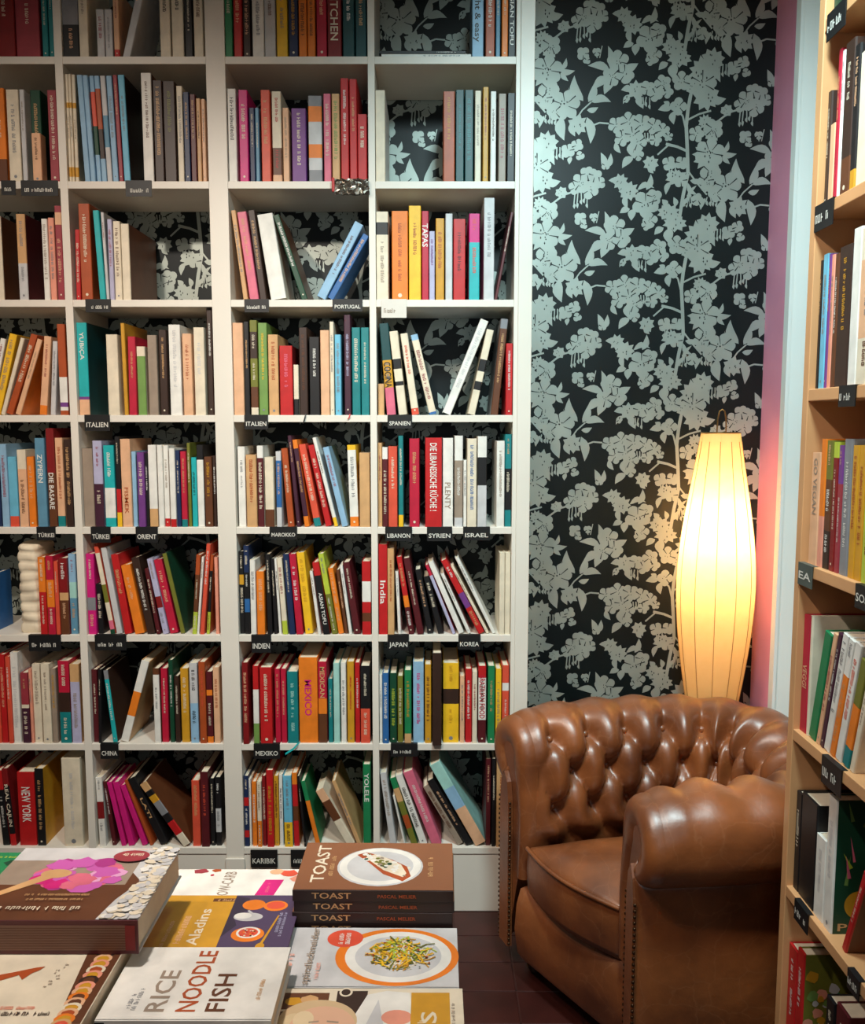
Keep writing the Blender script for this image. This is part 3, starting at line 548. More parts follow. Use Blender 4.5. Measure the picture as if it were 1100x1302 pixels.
# ---- lowest row
fill(0, 7, c13, [b(14, 34, 150, 'black', 'red .25/black', l=-40), b(50, 28, 140, 'black', 'dark red .22/black .63/red', l=-46, t='REAL CAJUN', tc='cream', sp=(.2, .75), th=.6), b(94, 80, 155, 'red', t='NEW YORK', tc='white', sp=(.2, .68), th=.5), b(176, 40, 140, 'black', cv='gold', dp=.24), b(302, 88, 90, 'cream', tc='pale grey')])
fill(1, 7, c13, [b(456, 44, 180, 'white', 'white .35/dark red .25/white', l=-22), b(511, 34, 200, 'maroon', l=-46), b(566, 24, 205, 'magenta', l=-70, sc=False), b(600, 30, 205, 'magenta', l=-76, sc=False), b(663, 28, 220, 'magenta', l=-105, sc=False), b(700, 22, 195, 'rust', l=-122, sc=False), b(745, 48, 190, 'black', l=-155, t='LATI', tc='tan', sp=(.3, .6), th=.35), b(856, 44, 215, 'tan', 'tan .12/black .08/gold .1/grey .2/black .12/red .2/cream', l=-205, cv='brown'), b(900, 38, 195, 'coral'), b(941, 38, 155, 'maroon', tc='coral'), b(984, 22, 185, 'black'), b(1009, 27, 180, 'black', 'black .45/pale grey .35/black')])
fill(2, 7, c14, [b(73, 24, 130, 'navy', 'navy .3/red .12/navy .35/red .1/navy'), b(98, 14, 140, 'white'), b(114, 17, 150, 'orange'), b(132, 16, 150, 'cream', 'cream .6/orange'), b(150, 14, 130, 'dark red'), b(165, 25, 110, 'red', tc='gold'), b(191, 17, 130, 'gold'), b(209, 14, 125, 'white'), b(226, 30, 130, 'sky blue', 'sky blue .65/yellow', l=-8), b(259, 22, 120, 'red', 'orange .15/red .3/brown .2/red', l=-10, sc=False), b(292, 16, 130, 'black', l=-26), b(330, 22, 150, 'orange', 'green .3/orange', l=-54, sc=False), b(446, 34, 185, 'brown', 'peach .2/brown .35/cream', l=-112, sc=False, cv='cream'), b(482, 16, 150, 'tan', l=-92, cv='tan'), b(501, 27, 90, 'green', t='YOLELE', tc='white', sp=(.1, .45), th=.6)])
fill(3, 7, c14, [b(592, 24, 120, 'pale grey', l=-36), b(644, 9, 200, 'white', l=-40), b(668, 26, 140, 'olive', 'green .15/tan .2/olive .2/rust .2/olive', l=-77, sc=False), b(700, 28, 130, 'white', l=-88, tc='black'), b(742, 38, 120, 'pink', l=-102, tc='white'), b(830, 26, 170, 'taupe', l=-120), b(860, 30, 150, 'black', l=-136), b(893, 46, 95, 'peach', 'aqua .3/light blue .25/peach', l=-160, sc=False), b(928, 18, 70, 'maroon'), b(949, 14, 70, 'black'), b(965, 35, 70, 'tan', tc='rust')])

# turquoise bookmark ribbon trailing from the orange book
for q in Q7:
    if q['it']['col'] == 'orange':
        r = q['it']['root']; rb = MB(); m = cm('turquoise')
        pts = [(0.004, 0.01, 0.003), (0.0, -0.006, 0.002), (-0.006, -0.0165, 0.001), (-0.010, -0.0175, -0.004), (-0.018, -0.019, -0.012), (-0.030, -0.0185, -0.020), (-0.042, -0.018, -0.028)]
        rb.grid([[(x, y, z + 0.002), (x + 0.001, y - 0.0008, z - (0.004 if y < -.015 else 0.0005))] for x, y, z in pts], m); rb.build('ribbon_marker', r, label='turquoise ribbon bookmark')
for q in Q4:
    it = q['it']
    if it['xb'] in (299, 452):
        rb = MB(); m = cm('black' if it['xb'] == 299 else 'red'); s0 = it['st']; x = q['w'] * .7
        pts = [(x, .005 - s0 * 0, .004), (x, -s0 - .002, .002), (x - .001, -s0 - .004, -.006), (x - .006, -s0 - .0042, -.022 if it['xb'] == 299 else -.012)]
        rb.grid([[(p[0], p[1], p[2]), (p[0] + .004, p[1], p[2])] for p in pts], m); rb.build('ribbon_marker', it['root'], label='black ribbon bookmark' if it['xb'] == 299 else 'red ribbon bookmark')
# the two slim books lying flat on the top shelf
def flat_book(px0, px1, wd, dp, z, col, lab, yoff=0.012):
    a = hy(px0, 60, D + yoff).x; e = hy(px1, 60, D + yoff).x
    r = make_book(wd, e - a, dp, col, label=lab, scrib=True)
    r.location = (a, D + yoff, z + wd); r.rotation_euler = (0, math.pi / 2, 0); return r
flat_book(485, 599, 0.0115, 0.19, ROWTOP[0] + 0.0004, 'white', 'slim white book lying flat on eighth shelf up before bare wallpaper')
flat_book(482, 592, 0.010, 0.185, ROWTOP[0] + 0.0125, 'black', 'slim black book lying flat on top of a slim white book', 0.016)

# ragged pale paper bundle standing in the third row
mb = MB(); mb.smooth = True; M_RAG = mat('rag_paper', (226, 210, 184), 0.8, var=0.08, scale=25, bump=0.4)
xa = hy(75 / 3.667, 800, D + 0.01).x; xb_ = hy(187 / 3.667, 800, D + 0.01).x; ztp = hy(30, 665 + 92 / 3.667, D + 0.01).z
wz = xb_ - xa; cxx = (xa + xb_) / 2; hgt = ztp - ROWTOP[5]; rows = []
for i in range(46):
    t = i / 45.0; z = hgt * t; lay = abs(math.sin(t * math.pi * 9)) ** 0.5
    k = (0.90 + 0.08 * lay) * (1.0 if t < 0.93 else math.sqrt(max(0, 1 - ((t - 0.93) / 0.071) ** 2)) * 0.98 + 0.02); ring = []
    for j in range(36):
        a = 2 * math.pi * j / 36; c, s = math.cos(a), math.sin(a)
        px_, py_ = math.copysign(abs(c) ** 0.5, c), math.copysign(abs(s) ** 0.5, s)
        wob = 1 + 0.03 * math.sin(5 * a + 17 * t) + 0.02 * math.sin(23 * t + a * 2)
        ring.append((px_ * wz * 0.5 * k * wob, py_ * 0.07 * k * wob, z + 0.002 * math.sin(3 * a + 9 * t) * (0 < i < 45)))
    rows.append(ring)
mb.grid(rows, M_RAG, True); mb.face(rows[0][::-1], M_RAG); mb.face(rows[-1], M_RAG)
o = mb.build('paper_bundle', label='thick ragged cream bundle of folded paper beside orange and red books', category='paper bundle'); o.location = (cxx, D + 0.09, ROWTOP[5] + 0.0005)

# ------------------------------------------------------------------ shelf tags
def tag(row, px0, px1, py1, word, lab, plate=None, ink=None, ytop=None):
    y = D - 0.0035; z1 = ROWTOP[row] + 0.0012 if ytop is None else hy(px0, ytop, y).z
    xa = hy(px0, py1, y).x; xb = hy(px1, py1, y).x; z0 = hy(px0, py1, y).z
    r = root('shelf_tag', ((xa + xb) / 2, y, z0), label=lab, category='tag'); r['group'] = 'chalk tags on the shelf edges'
    wv = (xb - xa) / 2; hh = z1 - z0; p = MB(); m = plate or M_BLACK
    p.box((-wv, 0, 0), (wv, 0.0015, hh), m); p.box((-wv, 0.0015, hh - 0.0011), (wv, 0.016, hh - 0.0003), m); p.build('plate', r)
    t = MB(); ik = ink or M_CHALK
    if word: put_text(t, word, (-wv * 0.86, -0.0006, hh * 0.24), (1, 0, 0), (0, 0, 1), wv * 1.72, hh * 0.30, ik)
    else: put_scribble(t, (-wv * 0.8, -0.0006, hh * 0.26), (1, 0, 0), (0, 0, 1), wv * 1.6, hh * 0.24, ik, R)
    t.build('lettering', r)
    return r
T = 'small black shelf tag chalked %s'
tag(1, 2, 20, 248, None, 'small black shelf tag with faint chalk marks beside a longer one'); tag(1, 27, 74, 249, None, 'long black shelf tag with faint chalk marks under pink-red and cream books')
tag(1, 160, 193, 250, None, 'small black shelf tag under blue spines on the seventh shelf up')
tag(2, 109, 141, 397, None, 'small black shelf tag below a turquoise leaning book, sixth shelf up')
tag(2, 311, 342, 397, None, 'small black shelf tag below a leaning pink book, sixth shelf up'); tag(2, 423, 461, 396, 'PORTUGAL', T % 'PORTUGAL')
M_TAGW = mat('tag_white', (214, 206, 196), 0.5, var=0.05)
tag(2, 485, 517, 404, None, 'pale shelf tag with grey marks below cream and orange books', M_TAGW, cm('taupe'))
tag(3, 108, 140, 548, 'ITALIEN', T % 'ITALIEN under a white and a yellow-ochre book'); tag(3, 311, 341, 546, 'ITALIEN', T % 'ITALIEN under black and olive books'); tag(3, 493, 524, 545, 'SPANIEN', T % 'SPANIEN')
tag(4, 47, 71, 687, 'TÜRKEI', T % 'TÜRKEI under the steel-blue and brown books'); tag(4, 116, 141, 690, 'TÜRKEI', T % 'TÜRKEI under the plum and turquoise books'); tag(4, 173, 201, 690, 'ORIENT', T % 'ORIENT')
tag(4, 343, 378, 686, 'MAROKKO', T % 'MAROKKO'); tag(4, 490, 524, 688, 'LIBANON', T % 'LIBANON'); tag(4, 543, 575, 688, 'SYRIEN', T % 'SYRIEN'); tag(4, 589, 623, 687, 'ISRAEL', T % 'ISRAEL')
tag(5, 37, 78, 828, None, 'long black shelf tag with faint chalk marks below ragged paper bundle'); tag(5, 121, 161, 827, None, 'long black shelf tag with faint marks below magenta and black books')
tag(5, 320, 345, 830, 'INDIEN', T % 'INDIEN'); tag(5, 493, 520, 827, 'JAPAN', T % 'JAPAN'); tag(5, 583, 611, 826, 'KOREA', T % 'KOREA')
tag(6, 128, 151, 965, 'CHINA', T % 'CHINA'); tag(6, 323, 356, 965, 'MEXIKO', T % 'MEXIKO'); tag(6, 497, 531, 962, None, 'small black shelf tag with chalk marks below blue and dark green books')
tag(7, 319, 353, 1103, 'KARIBIK', T % 'KARIBIK', ytop=1081); tag(7, 370, 404, 1103, None, 'small black shelf tag half hidden behind a pile of brown books', ytop=1081)
# crumpled silver packet clipped to the shelf edge
zf = ROWTOP[1]; pk = root('foil_packet', (hy(447, 240, D - 0.02).x, D - 0.012, zf - 0.04), label='crumpled silver foil packet with red clip hanging from shelf edge', category='packet')
mb = MB(); m = mat('crumpled_foil', (150, 142, 132), 0.25, metal=0.9, var=0.2, scale=60, bump=0.5); rows = []
PR2 = random.Random(5)
for i in range(8):
    rows.append([((j / 13.0 - 0.5) * 0.098 + PR2.uniform(-.002, .002), PR2.uniform(-.009, .0), 0.0 + i / 7.0 * 0.042 + PR2.uniform(-.002, .002)) for j in range(14)])
mb.grid(rows, m); mb.grid([[(x, 0.004, z) for x, y, z in r] for r in rows][::-1], m)
for a_, b_ in ((0, 1),): pass
mb.build('packet', pk); cl = MB(); cl.box((-0.056, -0.008, 0.006), (-0.048, 0.003, 0.045), cm('red')); bevel(cl.build('clip', pk, label='red clip'), 0.002)

# ================================================================== pine bookcase on the right
XB = 0.694; YE = 1.600; YN = 0.62
pine = root('bookcase', ((XB + 1.03) / 2, (YE + YN) / 2, 0), label='open pine bookcase of cookbooks standing beside the leather armchair', category='bookcase')
def in_pine(o):
    o.parent = pine; o.matrix_parent_inverse = Matrix.Translation(pine.location).inverted(); return o
in_pine(sub_box('end_panel', (XB, YE - 0.022, 0.0), (1.035, YE, 2.75), M_PINE)); in_pine(sub_box('end_panel', (XB, YN, 0.0), (1.035, YN + 0.022, 2.75), M_PINE))
in_pine(sub_box('back_panel', (1.027, YN + 0.0225, 0.02), (1.035, YE - 0.0225, 2.75), M_PINE, bev=0))
TP = 0.022
PZ = [hx(x, y, XB).z + TP for x, y in ((1076, 14), (1060, 267.7), (1029.5, 510.2), (1034, 736.5), (1029, 959.5), (1030.5, 1181.5))]
PZ.append(PZ[5] - (PZ[4] - PZ[5])); PZ = [PZ[0] + 0.33] + PZ
for z in PZ + [0.09]:
    if z < 2.74: in_pine(sub_box('shelf_board', (XB + 0.001, YN + 0.0225, z - TP), (1.026, YE - 0.0225, z), M_PINE))
PWHERE = {1: 'second pine shelf above the lamp', 2: 'first pine shelf above the lamp', 3: 'pine shelf level with lamp bulb', 4: 'pine shelf level with lamp foot',
          5: 'pine shelf beside the chair arm', 6: 'pine shelf below the chair arm', 0: 'topmost pine shelf showing'}
def pfill(row, items):
    zs = PZ[row]; last = None; pang = 0.0
    for n, it in enumerate(items):
        sx = XB + it.get('s', 0.012); yb = it.get('yb')
        if yb is None:
            ym = it['ym']; ya = hx(it['x0'], ym, sx).y; ye = hx(it['x1'], ym, sx).y; hgt = hx(it['x0'], it['yt'], sx).z - zs; ang = 0.0; wd = ya - ye
        else:
            p0 = hx(it['x0'], yb, sx); p1 = hx(it['x0'] + it['w'], yb, sx); pt = hx(it['xt'], it['yt'], sx)
            dx, dz = p0.y - pt.y, pt.z - zs; hgt = math.hypot(dx, dz); ang = math.atan2(dx, dz); ya = p0.y; wd = (p0.y - p1.y) * math.cos(ang)
        ang = max(ang, pang + .002 if yb is not None and pang else ang); pang = ang
        ya = min(ya, YE - 0.0235); wd = max(wd - 0.0006, 0.004)
        if last is not None and ya > last - 0.0012: wd = max(0.004, wd - (ya - last)); ya = last - 0.0012
        last = ya - wd / max(0.2, math.cos(ang))
        hgt = min(hgt, PZ[row - 1] - TP - zs - 0.004) if row > 0 else hgt
        lab = '%s book%s, %s from pine end panel, %s' % (it['col'], (' lettered ' + it['t']) if it.get('t') else '', ORD[n + 1], PWHERE[row])
        r = make_book(wd, hgt, it.get('dp', 0.2), it['col'], it.get('B'), it.get('cv'), it.get('t'), it.get('tc'), it.get('sp', (.1, .6)), scrib=it.get('sc', True), th=it.get('th', .6), label=lab)
        r.matrix_basis = Matrix.Translation((sx, ya, zs + 0.0003 + (wd * math.sin(ang) if ang > 0 else 0))) @ Matrix.Rotation(-math.pi / 2, 4, 'Z') @ Matrix.Rotation(ang, 4, 'Y')
        it['root'] = r; it['dim'] = (wd, hgt)
    return items
def k(x0, x1, ym, yt, col, **o): d = dict(x0=x0, x1=x1, ym=ym, yt=yt, col=col); d.update(o); return d
def kl(x0, w_, yb, xt, yt, col, **o): d = dict(x0=x0, w=w_, yb=yb, xt=xt, yt=yt, col=col); d.update(o); return d
pfill(1, [k(1060, 1072, 10, -140, 'dark green'), k(1072, 1084, 10, -150, 'rust'), k(1085, 1100, 10, -140, 'red')])
pfill(2, [k(1049, 1053.5, 200, 122, 'dark brown'), k(1053.5, 1060, 200, 162, 'peach', sc=False), k(1060, 1067, 150, 71, 'crimson'), k(1067, 1071, 150, 70, 'white'), k(1071, 1083, 150, 62, 'dark brown', B='dark brown .75/brown'), k(1083, 1090, 150, 64, 'black', B='black .85/gold'), k(1091.5, 1112, 150, 72, 'cream', cv='peach', sc=False)])
pfill(3, [k(1038.5, 1042, 430, 334, 'black'), k(1042, 1049, 430, 327, 'sky blue'), k(1049, 1052.5, 430, 326, 'purple'), k(1052.5, 1057, 430, 327, 'salmon'), k(1057, 1062.5, 430, 326, 'brown'), k(1063, 1078, 430, 318, 'dark brown', tc='gold'), k(1079.5, 1090, 430, 295, 'white', sc=False), k(1090, 1108, 430, 295, 'cream', cv='peach', B='cream .2/peach .5/cream')])
pfill(4, [k(1030, 1040.5, 650, 575, 'peach', t='GO VEGAN', tc='taupe', sp=(.05, .55), th=.45), k(1041, 1047.5, 650, 558, 'orange', B='orange .6/salmon', sc=False), k(1048, 1056, 650, 560, 'olive', B='olive .3/brown .4/dark brown'), k(1056.5, 1063, 650, 562, 'dark red', B='lime .12/dark red'), k(1063.5, 1069, 650, 566, 'dusty red', B='purple .3/dusty red'), k(1070, 1080, 650, 558, 'grey', tc='white'), k(1081, 1089, 650, 566, 'gold', tc='rust'), k(1089.5, 1098, 650, 566, 'gold', tc='rust'), k(1098.5, 1110, 650, 560, 'lime')])
pfill(5, [k(1018, 1026.5, 850, 778, 'crimson', t='VEGGI', tc='peach', sp=(.42, .62), th=.6), kl(1023.5, 3, 940, 1031, 782, 'cream', sc=False, cv='cream'), kl(1027.5, 9, 945, 1049, 805, 'green', sc=False), kl(1037, 5, 948, 1060, 806, 'peach'), kl(1042, 5, 952, 1066, 806, 'plum'), kl(1047, 7, 956, 1071, 806, 'white'), kl(1054, 7, 961, 1078, 812, 'orange', B='white .3/orange'), kl(1061.5, 8, 967, 1087, 818, 'white', tc='coral'), kl(1070, 9, 975, 1095, 840, 'olive', B='olive .42/orange .4/teal', sc=False), kl(1079.5, 6, 984, 1102, 850, 'cream')])
g6 = pfill(6, [k(1009, 1016, 1100, 1000, 'black'), k(1016, 1036, 1100, 1002, 'black', cv='black', sc=False), k(1036.5, 1049, 1100, 1056, 'white', tc='pale grey'), k(1050, 1060.5, 1100, 1005, 'white', cv='dark green', tc='pale grey'), kl(1070, 6, 1205, 1098, 1110, 'red', cv='brown', dp=0.17)])
PWHERE[7] = 'pine shelf below the chair arm'
g7 = pfill(7, [k(998, 1009, 1250, 1189, 'red', tc='white'), k(1009.5, 1021, 1250, 1196, 'red', cv='olive', tc='white'), k(1050, 1061, 1290, 1262, 'black'), k(1063, 1080, 1290, 1272, 'maroon')])
# printing on two covers that face along the shelf
def cover_disc(it, u, v, rad, col, lay=1):
    wd, hg = it['dim']; mb = MB(); dpt = it.get('dp', .2)
    mb.face([(wd + 0.0003 * lay, dpt * u + rad * math.cos(a), hg * v + rad * math.sin(a)) for a in [2 * math.pi * i / 28 for i in range(28)]], cm(col)); mb.build('cover_print', it['root'])
cover_disc(g6[3], 0.24, 0.22, 0.026, 'gold')
mb = MB(); wd, hg = g6[3]['dim']; x = wd + 0.0003; RL = random.Random(11)
for i in range(26):
    y0 = RL.uniform(.012, .19); z0 = RL.uniform(.35, .85) * hg; L = RL.uniform(.03, .06); a = RL.uniform(-.5, .5); wv = RL.uniform(.002, .004)
    c, s = math.cos(a), math.sin(a)
    mb.face([(x + i * 2e-6, y0 - wv * c, z0 + wv * s), (x + i * 2e-6, y0 + L * s, z0 + L * c), (x + i * 2e-6, y0 + wv * c, z0 - wv * s)], cm(RL.choice(('olive', 'lime', 'leaf green', 'dark green', 'pink'))))
put_text(mb, 'PER', (x + .0001, .012, .006), (0, 1, 0), (0, 0, 1), .06, .014, cm('tan'))
mb.build('cover_print', g6[3]['root'], kind='stuff')
cover_disc(g6[4], 0.45, 0.3, 0.03, 'tan')
mb = MB(); wd, hg = g7[1]['dim']; x = wd + 0.0003
for i in range(60):
    y0 = RL.uniform(.01, .19); z0 = RL.uniform(.1, .8) * hg; rr = RL.uniform(.006, .016)
    mb.face([(x + i * 3e-6, y0 + rr * math.cos(a) * RL.uniform(.6, 1), z0 + rr * math.sin(a) * RL.uniform(.6, 1)) for a in [2 * math.pi * q / 9 for q in range(9)]], cm(RL.choice(('green', 'leaf green', 'dark green', 'salmon', 'gold', 'pale grey'))))
mb.build('cover_print', g7[1]['root'])
def pine_tag(row, px0, px1, word, lab, hh=0.046, col=None, dz=0.001):
    x = XB - 0.0022; z1 = PZ[row] + dz; py = 651 + F * ((H - z1) * math.cos(TH) - 1.5 * math.sin(TH)) / (1.5 * math.cos(TH) + (H - z1) * math.sin(TH))
    ya = hx(px0, py, x).y; yb = hx(px1, py, x).y; r = root('shelf_tag', (x, (ya + yb) / 2, z1 - hh), label=lab, category='tag'); r['group'] = 'chalk tags on the shelf edges'
    wv = (ya - yb) / 2; p = MB(); p.box((0, -wv, 0), (0.0015, wv, hh), col or M_BLACK); p.box((0.0015, -wv, hh - 0.0008), (0.011, wv, hh), col or M_BLACK); p.build('plate', r)
    t = MB()
    if word: put_text(t, word, (-0.0006, wv * .85, hh * .3), (0, -1, 0), (0, 0, 1), wv * 1.7, hh * .34, M_CHALK)
    else: put_scribble(t, (-0.0006, wv * .85, hh * .3), (0, -1, 0), (0, 0, 1), wv * 1.7, hh * .32, M_CHALK, R)
    t.build('lettering', r)
pine_tag(2, 1037, 1060, None, 'black tag at corner of second pine shelf above the lamp'); pine_tag(1, 1053, 1076, None, 'black tag on the topmost pine shelf showing')
pine_tag(3, 1067, 1088, None, 'black tag on first pine shelf above the lamp', 0.036)
pine_tag(4, 1015, 1033, 'EA', 'grey-green tag chalked EA on pine shelf corner', 0.042, mat('tag_grey_green', (74, 82, 76), .5, var=.1)); pine_tag(4, 1089, 1108, 'SOS', 'black tag chalked SOS on the pine shelf level with lamp bulb', 0.04)
pine_tag(5, 1046, 1072, None, 'wide black tag with white marks on pine shelf level with lamp foot', 0.05)
pine_tag(6, 1010, 1028, None, 'black tag on pine shelf corner beside the chair arm', 0.04); pine_tag(6, 1082, 1098, None, 'black tag on pine shelf under leaning red book', 0.035)

# ================================================================== tufted leather armchair
def leather():
    m = bpy.data.materials.new('brown_leather'); m.use_nodes = True; nt = m.node_tree; bs = nt.nodes['Principled BSDF']; N = nt.nodes.new; L = nt.links.new
    tc = N('ShaderNodeTexCoord'); n1 = N('ShaderNodeTexNoise'); n1.inputs['Scale'].default_value = 6; n1.inputs['Detail'].default_value = 6
    rp = N('ShaderNodeValToRGB'); rp.color_ramp.elements[0].position = .32; rp.color_ramp.elements[1].position = .72
    rp.color_ramp.elements[0].color = (lin(96), lin(48), lin(22), 1); rp.color_ramp.elements[1].color = (lin(160), lin(90), lin(44), 1)
    L(tc.outputs['Object'], n1.inputs['Vector']); L(n1.outputs['Fac'], rp.inputs['Fac'])
    vo = N('ShaderNodeTexVoronoi'); vo.feature = 'DISTANCE_TO_EDGE'; vo.inputs['Scale'].default_value = 13; vr = N('ShaderNodeValToRGB')       # pale wear creases
    nd = N('ShaderNodeVectorMath'); nd.operation = 'MULTIPLY_ADD'; nd.inputs[1].default_value = (.12, .12, .12)
    L(n1.outputs['Color'], nd.inputs[0]); L(tc.outputs['Object'], nd.inputs[2]); L(nd.outputs[0], vo.inputs['Vector'])
    vr.color_ramp.elements[0].position = 0; vr.color_ramp.elements[1].position = .02; vr.color_ramp.elements[0].color = (.12, .12, .12, 1); vr.color_ramp.elements[1].color = (0, 0, 0, 1)
    mx = N('ShaderNodeMix'); mx.data_type = 'RGBA'; L(vo.outputs['Distance'], vr.inputs['Fac']); L(vr.outputs['Color'], mx.inputs['Factor'])
    L(rp.outputs['Color'], mx.inputs['A']); mx.inputs['B'].default_value = (lin(196), lin(140), lin(100), 1); L(mx.outputs['Result'], bs.inputs['Base Color'])
    n2 = N('ShaderNodeTexNoise'); n2.inputs['Scale'].default_value = 34; n2.inputs['Detail'].default_value = 8; L(tc.outputs['Object'], n2.inputs['Vector'])
    bp = N('ShaderNodeBump'); bp.inputs['Strength'].default_value = .30; bp.inputs['Distance'].default_value = .004; L(n2.outputs['Fac'], bp.inputs['Height']); L(bp.outputs['Normal'], bs.inputs['Normal'])
    bs.inputs['Roughness'].default_value = .42; bs.inputs['Specular IOR Level'].default_value = .8; bs.inputs['Coat Weight'].default_value = .4; bs.inputs['Coat Roughness'].default_value = .33
    return m
M_LEA = leather(); M_STUD = mat('stud_brass', (70, 46, 28), .3, metal=.8, var=.2); M_LEG = mat('dark_leg_wood', (40, 22, 14), .4, var=.2)
chair = root('armchair', (0.62, 2.02, 0), label='low brown leather tub armchair with deep buttoned back and rolled arms', category='armchair')
def in_chair(o):
    o.parent = chair; o.matrix_parent_inverse = Matrix.Translation(chair.location).inverted(); return o
CP = [(.237, 2.25), (.40, 2.315), (.56, 2.352), (.71, 2.360), (.835, 2.325), (.912, 2.235), (.935, 2.11), (.930, 1.965), (.885, 1.845), (.79, 1.785), (.645, 1.760), (.472, 1.747)]
def catmull(P, n):
    P = [Vector((2 * P[0][0] - P[1][0], 2 * P[0][1] - P[1][1]))] + [Vector(p) for p in P] + [Vector((2 * P[-1][0] - P[-2][0], 2 * P[-1][1] - P[-2][1]))]
    raw = []
    for i in range(1, len(P) - 2):
        for q in range(30):
            t = q / 30.0; a, b_, c_, d_ = P[i - 1], P[i], P[i + 1], P[i + 2]
            raw.append(0.5 * ((2 * b_) + (c_ - a) * t + (2 * a - 5 * b_ + 4 * c_ - d_) * t * t + (3 * b_ - a - 3 * c_ + d_) * t ** 3))
    raw.append(P[-2]); L = [0]
    for a, b_ in zip(raw, raw[1:]): L.append(L[-1] + (b_ - a).length)
    out = []; j = 0
    for i in range(n):
        s = L[-1] * i / (n - 1)
        while j < len(L) - 2 and L[j + 1] < s: j += 1
        f = (s - L[j]) / max(1e-9, L[j + 1] - L[j]); out.append(raw[j].lerp(raw[j + 1], f))
    return out, L[-1]
NS = 300; path, PL = catmull(CP, NS)
ZT = 0.72; RR = 0.098; ZC = ZT - RR
prof = [(-.098, .30), (-.104, .40), (-.106, .47), (-.104, .54), (-.101, .585)]
for i in range(0, 22): a = math.radians(172 - i * 12.2); prof.append((RR * math.cos(a), ZC + RR * math.sin(a)))
prof += [(.032, ZC - .09), (.034, .45), (.034, .36), (.034, .25), (.034, .07)]
pf, PFL = catmull(prof, 96)
i_seat = min(range(96), key=lambda i: abs(pf[i].y - .40) + (0 if i < 40 else 9))
arc = [0.0]
for i in range(1, 96): arc.append(arc[-1] + (pf[i] - pf[i - 1]).length)
A0 = arc[i_seat]; AT = arc[max(range(96), key=lambda i: pf[i].y)]
SP = PL / 13.0; RW = 0.098; AB = AT - 0.295
def tuft(s, a):
    top_ = AB + 2 * RW; ss = s / SP - 0.5
    aa = (min(a, top_) - AB) / (2 * RW); p = ss + aa; q = ss - aa
    if a > top_ + .001:                                        # straight pleats run over the top of the roll
        f = min(1.0, (a - top_) / .16); bul = abs(math.sin(math.pi * p)) ** (0.9 + f) * (1 - .75 * f) + .55 * f; bul = bul * (1 - .35 * f)
    elif a < AB: f = min(1.0, (AB - a) / .12); bul = abs(math.sin(math.pi * p)) ** .8
    else: bul = (abs(math.sin(math.pi * p)) * abs(math.sin(math.pi * q))) ** 0.5
    dp_, dq = p - round(p), q - round(q); ds = (dp_ + dq) / 2 * SP; da = (dp_ - dq) * RW
    if a > top_: da = a - top_
    d2 = ds * ds + da * da
    win = max(0.0, min(1.0, (a - (AB - .09)) / .05)) * max(0.0, min(1.0, (AT + .14 - a) / .06)) * min(1.0, min(s, PL - s) / .05)
    return win * (0.034 * bul - 0.032 * math.exp(-d2 / .0007))
rows = []; base = []
tang = []
for i in range(NS):
    t = (path[min(i + 1, NS - 1)] - path[max(i - 1, 0)]).normalized(); tang.append(t); nrm = Vector((-t.y, t.x)); s = PL * i / (NS - 1); row = []
    endr = 1.0
    for j in range(96):
        tp = (pf[min(j + 1, 95)] - pf[max(j - 1, 0)]).normalized(); nv = Vector((-tp.y, tp.x)); d = tuft(s, arc[j])
        v = pf[j].x + nv.x * d; z = pf[j].y + nv.y * d
        row.append((path[i].x + nrm.x * v, path[i].y + nrm.y * v, z))
    rows.append(row)
mb = MB(); mb.grid(rows, M_LEA); in_chair(mb.build('buttoned_back', smooth=True, label='deep buttoned leather back and rolled arms'))
# a covered button at the bottom of every pinch
bt = None
for m_ in range(0, 19):
    for nrow in range(0, 3):
        s = (m_ + .5 + (.5 if nrow % 2 else 0)) * SP; a = AB + nrow * RW
        if s < .04 or s > PL - .04 or a > AT + .09: continue
        i = min(NS - 1, int(round(s / PL * (NS - 1)))); j = min(range(96), key=lambda q: abs(arc[q] - a)); p = Vector(rows[i][j])
        if bt is None:
            x = MB()
            x.grid([[(.0105 * math.sin(th_) * math.cos(ph), .0105 * math.sin(th_) * math.sin(ph), .0105 * math.cos(th_)) for ph in [2 * math.pi * q / 8 for q in range(8)]] for th_ in [math.pi * q / 6 for q in range(7)]], M_LEA, True)
            o = x.build('button', smooth=True); bt = o.data
        else: o = bpy.data.objects.new('button', bt); C.objects.link(o)
        in_chair(o); o.location = p
